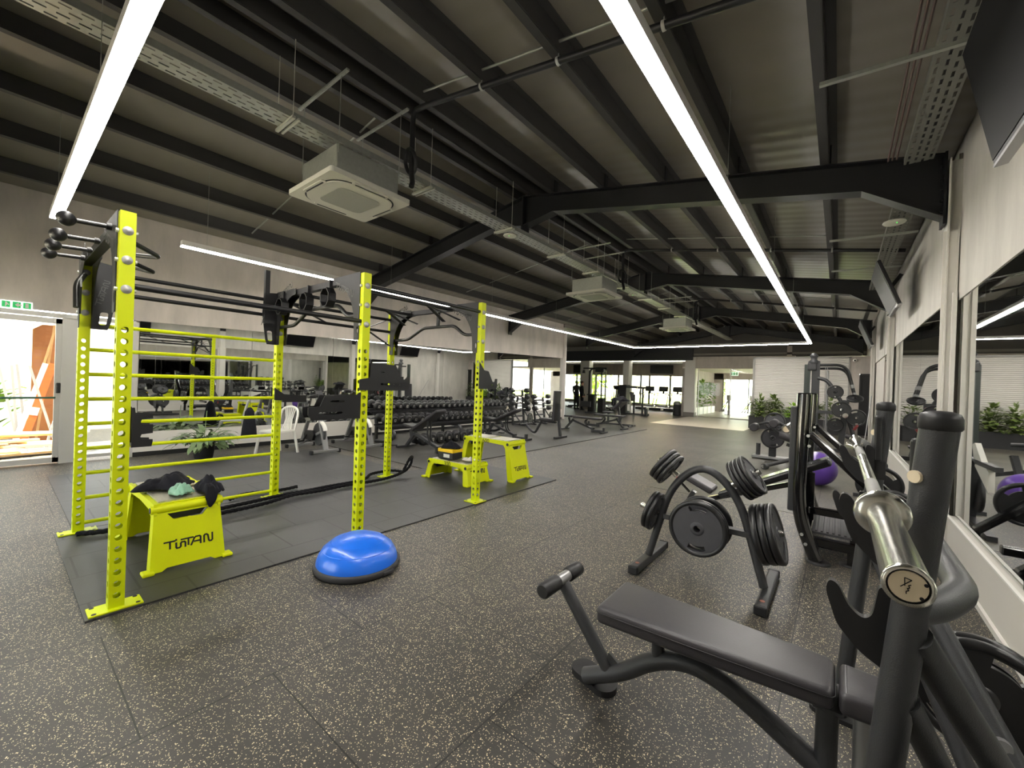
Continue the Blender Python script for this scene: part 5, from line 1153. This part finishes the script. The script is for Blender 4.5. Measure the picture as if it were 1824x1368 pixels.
# builder's junk outside the glazed door on the left
XO=-11.0
b=MB(); b.box((XO-4.2,.5,1.35),(.2,9,2.7)); tag(b.build('garden_wall',mat('white_render',(216,214,206),.7)),'pale wall across the yard outside the left door','wall',kind='structure')
t=thing('lean_to_roof','white sheet lean-to roof outside the left glazed door','shelter',(XO-1.9,0,0))
b=MB(); b.add([(-1.2,-1.3,.95),(1.2,-1.3,.75),(1.2,.9,2.56),(-1.2,.9,2.76),(-1.2,-1.3,.99),(1.2,-1.3,.79),(1.2,.9,2.60),(-1.2,.9,2.80)],[(0,1,2,3),(7,6,5,4),(0,4,5,1),(1,5,6,2),(2,6,7,3),(3,7,4,0)]); b.build('sheet',mat('white_sheet',(206,206,200),.5),t)
b=MB(); b.bar((1.1,.86,0),(1.1,.86,2.5),.07,.07); b.build('post',WOOD,t)
tag(MB().box((XO-1.1,.62,1.15),(.05,.34,2.3)).build('timber_sheet',mat('brown_board',(166,112,74),.8,0,.3,0,.2,5)),'tall brown timber sheet standing outside the left glazed door','board')
t=tag(MB().bar((XO-.5,.33,.02),(XO-.5,.69,1.55),.1,.03,up=(1,0,0)).build('barrier_board',ORNG),'orange and white barrier board leaning outside the left glazed door','board')
b=MB(); b.bar((XO-.5,.235,.02),(XO-.5,.595,1.55),.07,.03,up=(1,0,0)); b.bar((XO-.5,.46,.60),(XO-.5,.49,.74),.11,.036,up=(1,0,0)); w_=b.build('white_bands',WHT); w_.parent=t
for i,(y0,y1,z1) in enumerate(((.31,.05,1.5),(.30,.2,1.5),(.41,.26,1.52),(.75,.4,1.5),(.62,.79,.9),(.3,.76,2.4),(.52,.72,2.3))):
    lab=['first grey metal pole leaning outside the left door, nearest its left edge','second grey metal pole leaning outside the left door','third grey metal pole leaning outside the left door','grey pole crossing in front of the barrier board outside','short grey pole leaning right of the barrier board outside','long pale batten leaning behind the barrier board outside','upper pale batten leaning against the brown board outside'][i]
    xx=XO-.40 if i in (3,4) else XO-.6-.06*i
    if i==4: xx=XO-.32
    tag(MB().bar((xx,y0,.02),(xx,y1,z1),.035,.03,up=(1,0,0)).build('leaning_pole',GRY if i<5 else WOOD),lab,'pole')
t=thing('hedge','low green hedge across the yard outside the left glazed door','hedge',(XO-2.6,-.2,0)); bush('foliage',LEAFL,t,(XO-2.6,-.1,.1),.5,1.0,200,.2,.14,66,.5,False,(.3,.9))
rnd=random.Random(5)
for i in range(10):
    y=rnd.uniform(-.5,.5); a=rnd.uniform(-.35,.35); x=XO+.35+rnd.uniform(-.25,.25); z=.04+.037*i
    o=MB().box((0,0,0),(.12,1.5,.035)).build('loose_plank',WOOD if i%3 else mat('weathered_plank',(190,182,170),.8,0,.3,0,.2,6),None,(x,y,z-.02)); o.rotation_euler=(0,0,a)
    tag(o,'loose plank in the pile outside the left glazed door, %s from the bottom'%ORD[i],'plank','loose planks outside')
t=thing('meter_box','pale grey meter box on a post outside the left glazed door','box',(XO-1.6,-.35,0)); b=MB(); b.box((0,0,1.35),(.15,.34,.6),bev=.01); b.build('cabinet',mat('pale_grey_box',(190,196,194),.5),t); b=MB(); b.bar((0,0,0),(0,0,1.1),.2,.3); b.build('stand',mat('weathered_plank',(190,182,170),.8,0,.3,0,.2,6),t)
# ================================================================ CEILING THINGS
def cassette(label,c):
    t=thing('air_conditioner',label,'air conditioner',c)
    b=MB(); b.box((0,0,.2),(.74,.74,.3),bev=.012); b.build('body_box',GALV,t)
    S=.475; b=MB(); b.prism(rrect(2*S,2*S,.04),.05,Matrix.Translation((0,0,.025))); pn=b.build('fascia_panel',ACW,t)
    b=MB(); b.prism(rrect(.76,.76,.2,8),.02,Matrix.Translation((0,0,-.004))); b.build('intake_cover',ACW,pn)
    b=MB(); b.prism(rrect(.80,.80,.22,8),.008,Matrix.Translation((0,0,.0)),0,[[(x*.965,y*.965) for x,y in rrect(.80,.80,.22,8)]]); b.build('shadow_gap',INK,pn)
    b=MB(); b.prism(rrect(.5,.5,.08,5),.006,Matrix.Translation((0,0,-.016))); b.build('intake_grille',mat('grey_grille',(150,150,138),.6,0,.4,0,.1,60,.5,300),pn)
    for k in range(4):
        a=k*PI/2; b=MB(); M=Matrix.Rotation(a,4,'Z')@Matrix.Translation((.405,0,-.004)); b.prism(rrect(.06,.42,.025,5),.016,M); v=b.build('air_vane',ACW,pn)
        b=MB(); b.prism(rrect(.014,.36,.006,3),.006,Matrix.Rotation(a,4,'Z')@Matrix.Translation((.405,0,-.013))); b.build('vane_slot',INK,v)
    for sx in (-.39,.39):
        for sy in (-.36,.36):
            b=MB(); b.cyl((sx,sy,.25),(sx,sy,1.02),.005,n=6); b.build('threaded_rod',GALV,t)
    for sy in (-.36,.36):
        b=MB(); b.bar((-.52,sy,1.02),(.52,sy,1.02),.03,.02)
        for i in range(14): b.box((-.46+i*.07,sy,1.005),(.035,.012,.004))
        b.build('hanger_rail',GALV,t)
    return t
ZA=3.5
ys=(2.47,8.4,14.5)
for y,l in zip(ys,('white ceiling air-conditioning cassette nearest the camera, above the lime rack','white ceiling air-conditioning cassette, middle of the three under the ridge','white ceiling air-conditioning cassette, farthest of the three under the ridge')): cassette(l,(-4.39,y,ZA))
# insulated black pipes along the purlins, dropping to each cassette
for (y,l) in ((2.96,'black insulated pipe clipped under the purlins, dropping to the nearest cassette'),(8.89,'black insulated pipe dropping to the middle cassette'),(14.99,'black insulated pipe dropping to the farthest cassette')):
    t=thing('insulated_pipe',l,'pipe',(-1.5,y,3.9))
    def zz(x): return ztop(x)-.06
    b=MB(); pts=[(.75,y,zz(.75)),(-3.8,y,zz(-3.8)),(-3.95,y,zz(-4.0)-.03),(-3.95,y,3.98)]
    pts=smoothpts(pts,.12,6)+[V((-3.94,y,3.85)),V((-3.91,y-.01,3.76)),V((-3.90,y-.03,3.70))]; b.tube(pts,.03,10); wp(b.build('pipe_run',RUB),t)
    b=MB(); c=V((-3.97,y,4.0)); b.tube([c+V((-.09*math.sin(a)*1.0-.0,.0+.03*math.cos(a),-.13*math.cos(a)+.02)) for a in [2*PI*i/20 for i in range(20)]],.022,8,closed=True); wp(b.build('pipe_loop',RUB),t)
    for x in [-.17-.9*i for i in range(4)]:
        b=MB(); b.lathe([(.032,-.012),(.036,-.012),(.036,.012),(.032,.012)],basis((x,y,zz(x)),(0,1,0),(0,0,1)),14); b.cyl((x,y,zz(x)+.03),(x,y,zz(x)+.1),.004,n=5); wp(b.build('pipe_clip',ZNC),t)
# perforated cable tray under the ridge, left of centre
def tray(label,x,z,y0,y1,w,m):
    t=thing('cable_tray',label,'cable tray',(x,(y0+y1)/2,z))
    b=MB(); L=y1-y0; p=.11; n=int(L/p); cols=4
    # floor of the tray with real slots: strips and bridges
    xs=[-w/2]+[ -w/2+w*(k+.5)/cols+s*.009 for k in range(cols) for s in (-1,1)]+[w/2]
    for k in range(0,len(xs),2): b.box(((xs[k]+xs[k+1])/2,0,0),(xs[k+1]-xs[k],L,.003))
    for i in range(n):
        for k in range(cols): b.box((-w/2+w*(k+.5)/cols,-L/2+p*(i+.5)+(p/2 if k%2 else 0),0),(.019,.045,.003))
    b.build('slotted_floor',m,t)
    for s in (-1,1):
        b=MB(); b.box((s*w/2,0,.03),(.003,L,.06)); b.build('side_wall',m,t)
    return t
TW=.26
tr=tray('long galvanised perforated cable tray hung below the ridge',-4.3,3.96,-2.0,22.5,TW,GALV)
for i,y in enumerate((1.72,3.4,5.05,6.6,8.0,9.6,11.2,12.8,14.4,16)):
    b=MB(); b.bar((-TW/2-.06,y-tr.location.y,-.02),(TW/2+.06,y-tr.location.y,-.02),.03,.025); b.bar((-TW/2-.06,y+.05-tr.location.y,-.02),(TW/2+.06,y+.05-tr.location.y,-.02),.02,.02)
    for s in (-1,1): b.cyl((s*(TW/2+.04),y-tr.location.y,-.02),(s*(TW/2+.04),y-tr.location.y,.72),.004,n=5)
    b.build('hanger_bracket',mat('bright_zinc',(216,216,200),.3,.6),tr)
tr2=tray('dark perforated cable tray under the roof edge above the right wall',.52,3.72,-2,5.4,.2,mat('dull_galvanised',(120,120,112),.5,.4))
b=MB()
for k,x in enumerate((-.16,-.19,-.22)): b.tube([(x,-3.6,.03),(x,3.6,.03)],.008,6)
b.build('cables',mat('red_brown_cable',(78,58,52),.6),tr2)
tr3=tray('dark perforated cable tray on the right, past the near roof beam',.52,3.66,6.1,11.2,.2,mat('dull_galvanised',(120,120,112),.5,.4))
for y,n in ((3.5,'nearest'),(7.2,'second'),(9.0,'third')):
    tag(MB().bar((-.17,y,3.62),(.72,y,3.58),.03,.025).build('slotted_support_rail',GALV),'slotted metal rail under the roof near the right wall, %s one'%n,'support rail')
# wifi discs
def disc(label,c):
    t=thing('wifi_disc',label,'wireless access point',c); b=MB(); b.lathe([(1e-4,-.02),(.06,-.019),(.1,-.012),(.11,.0),(.105,.012),(.04,.02),(1e-4,.02)],None,28); b.build('disc_housing',ACW,t)
    b=MB(); b.sphere((.02,-.05,-.019),.006,8); b.build('green_light',mat('green_led',(60,255,80),.4,emit=4),t)
disc('white wireless disc with a green light under the ridge cable tray',(-4.24,5.15,3.87))
disc('pale wireless disc under the tray near the right wall',(.46,6.75,3.6))
disc('pale wireless disc under the ridge tray beyond the middle cassette',(-4.24,10.2,3.87))
# ================================================================ LIGHT
w=bpy.data.worlds.new('world'); scene.world=w; w.use_nodes=True
n=w.node_tree.nodes; l=w.node_tree.links; bg=n['Background']
sk=n.new('ShaderNodeTexSky'); sk.sky_type='HOSEK_WILKIE'; sk.turbidity=8; sk.ground_albedo=.5; sk.sun_direction=(.3,.5,.8)
mx=n.new('ShaderNodeMix'); mx.data_type='RGBA'; mx.inputs[0].default_value=.75; mx.inputs[7].default_value=(1,1,.98,1); l.new(sk.outputs[0],mx.inputs[6]); l.new(mx.outputs[2],bg.inputs[0]); bg.inputs[1].default_value=7.5
sd=bpy.data.lights.new('sun','SUN'); sd.energy=70; sd.angle=.02; sd.color=(1,.95,.86); so=bpy.data.objects.new('sun',sd); COL.objects.link(so)
so.rotation_euler=V((-.06,.6,-.8)).to_track_quat('-Z','Y').to_euler()
# LED strips: one long rectangle hung under the rafters
ZL=3.25; LX0,LX1,LY0,LY1=-7.27,-.857,.42,17.95
def led(p0,p1,label):
    p0=V(p0);p1=V(p1); c=(p0+p1)/2; d=p1-p0; along_x=abs(d.x)>abs(d.y); L=d.length
    t=thing('led_strip_or_lit_edge',label,'strip light',(c.x,c.y,ZL))
    s=(L,.092,.013) if along_x else (.092,L,.013)
    MB().box((0,0,0),s).build('diffuser_or_glow',LED,t)
    s2=(L,.098,.07) if along_x else (.098,L,.07)
    h=MB(); h.box((0,0,.042),s2)
    h.build('profile_housing',mat('white_profile',(210,208,204),.4),t)
    k=max(2,int(L/3)+1)
    for i in range(k):
        hb=MB(); u=-L/2+.3+(L-.6)*i/(k-1); px,py=(u,0) if along_x else (0,u)
        zt=ztop(c.x+px)-ZL
        hb.cyl((px,py,.07),(px,py,zt+.15),.0025,n=5); hb.build('suspension_wire',GALV,t)
led((LX0,1.60,ZL),(LX0,LY1-.06,ZL),'long white LED strip running above the left mirror wall')
led((LX1,LY0+.06,ZL),(LX1,LY1-.06,ZL),'long white LED strip running along the right side overhead')
led((LX0-.045,LY1,ZL),(LX1+.045,LY1,ZL),'white LED strip crossing the far end of the hall')
led((LX0-.045,LY0,ZL),(LX1+.045,LY0,ZL),'white LED strip crossing the near end above the lime rack')

t=thing('led_strip_or_lit_edge','thin glowing line standing for the lit soffit edge under the black beam','strip light',(-11.6,23.75,3.02)); MB().box((0,0,0),(10.2,.05,.03)).build('diffuser_or_glow',mat('soft_lamp_or_edge_glow',(255,250,235),.4,emit=9),t)  # glowing bar added for the lit edge of the low ceiling, no lamp
t=thing('oval_ceiling_light','oval white ceiling light above the treadmills','ceiling light',(-9.6,27.5,3.27)); b=MB(); b.lathe([(1e-4,-.02),(.75,-.015),(.8,.0),(.8,.03)],Matrix.Diagonal((1,.35,1,1)),32); b.build('diffuser_or_glow',mat('soft_lamp_or_edge_glow',(255,250,235),.4,emit=9),t)
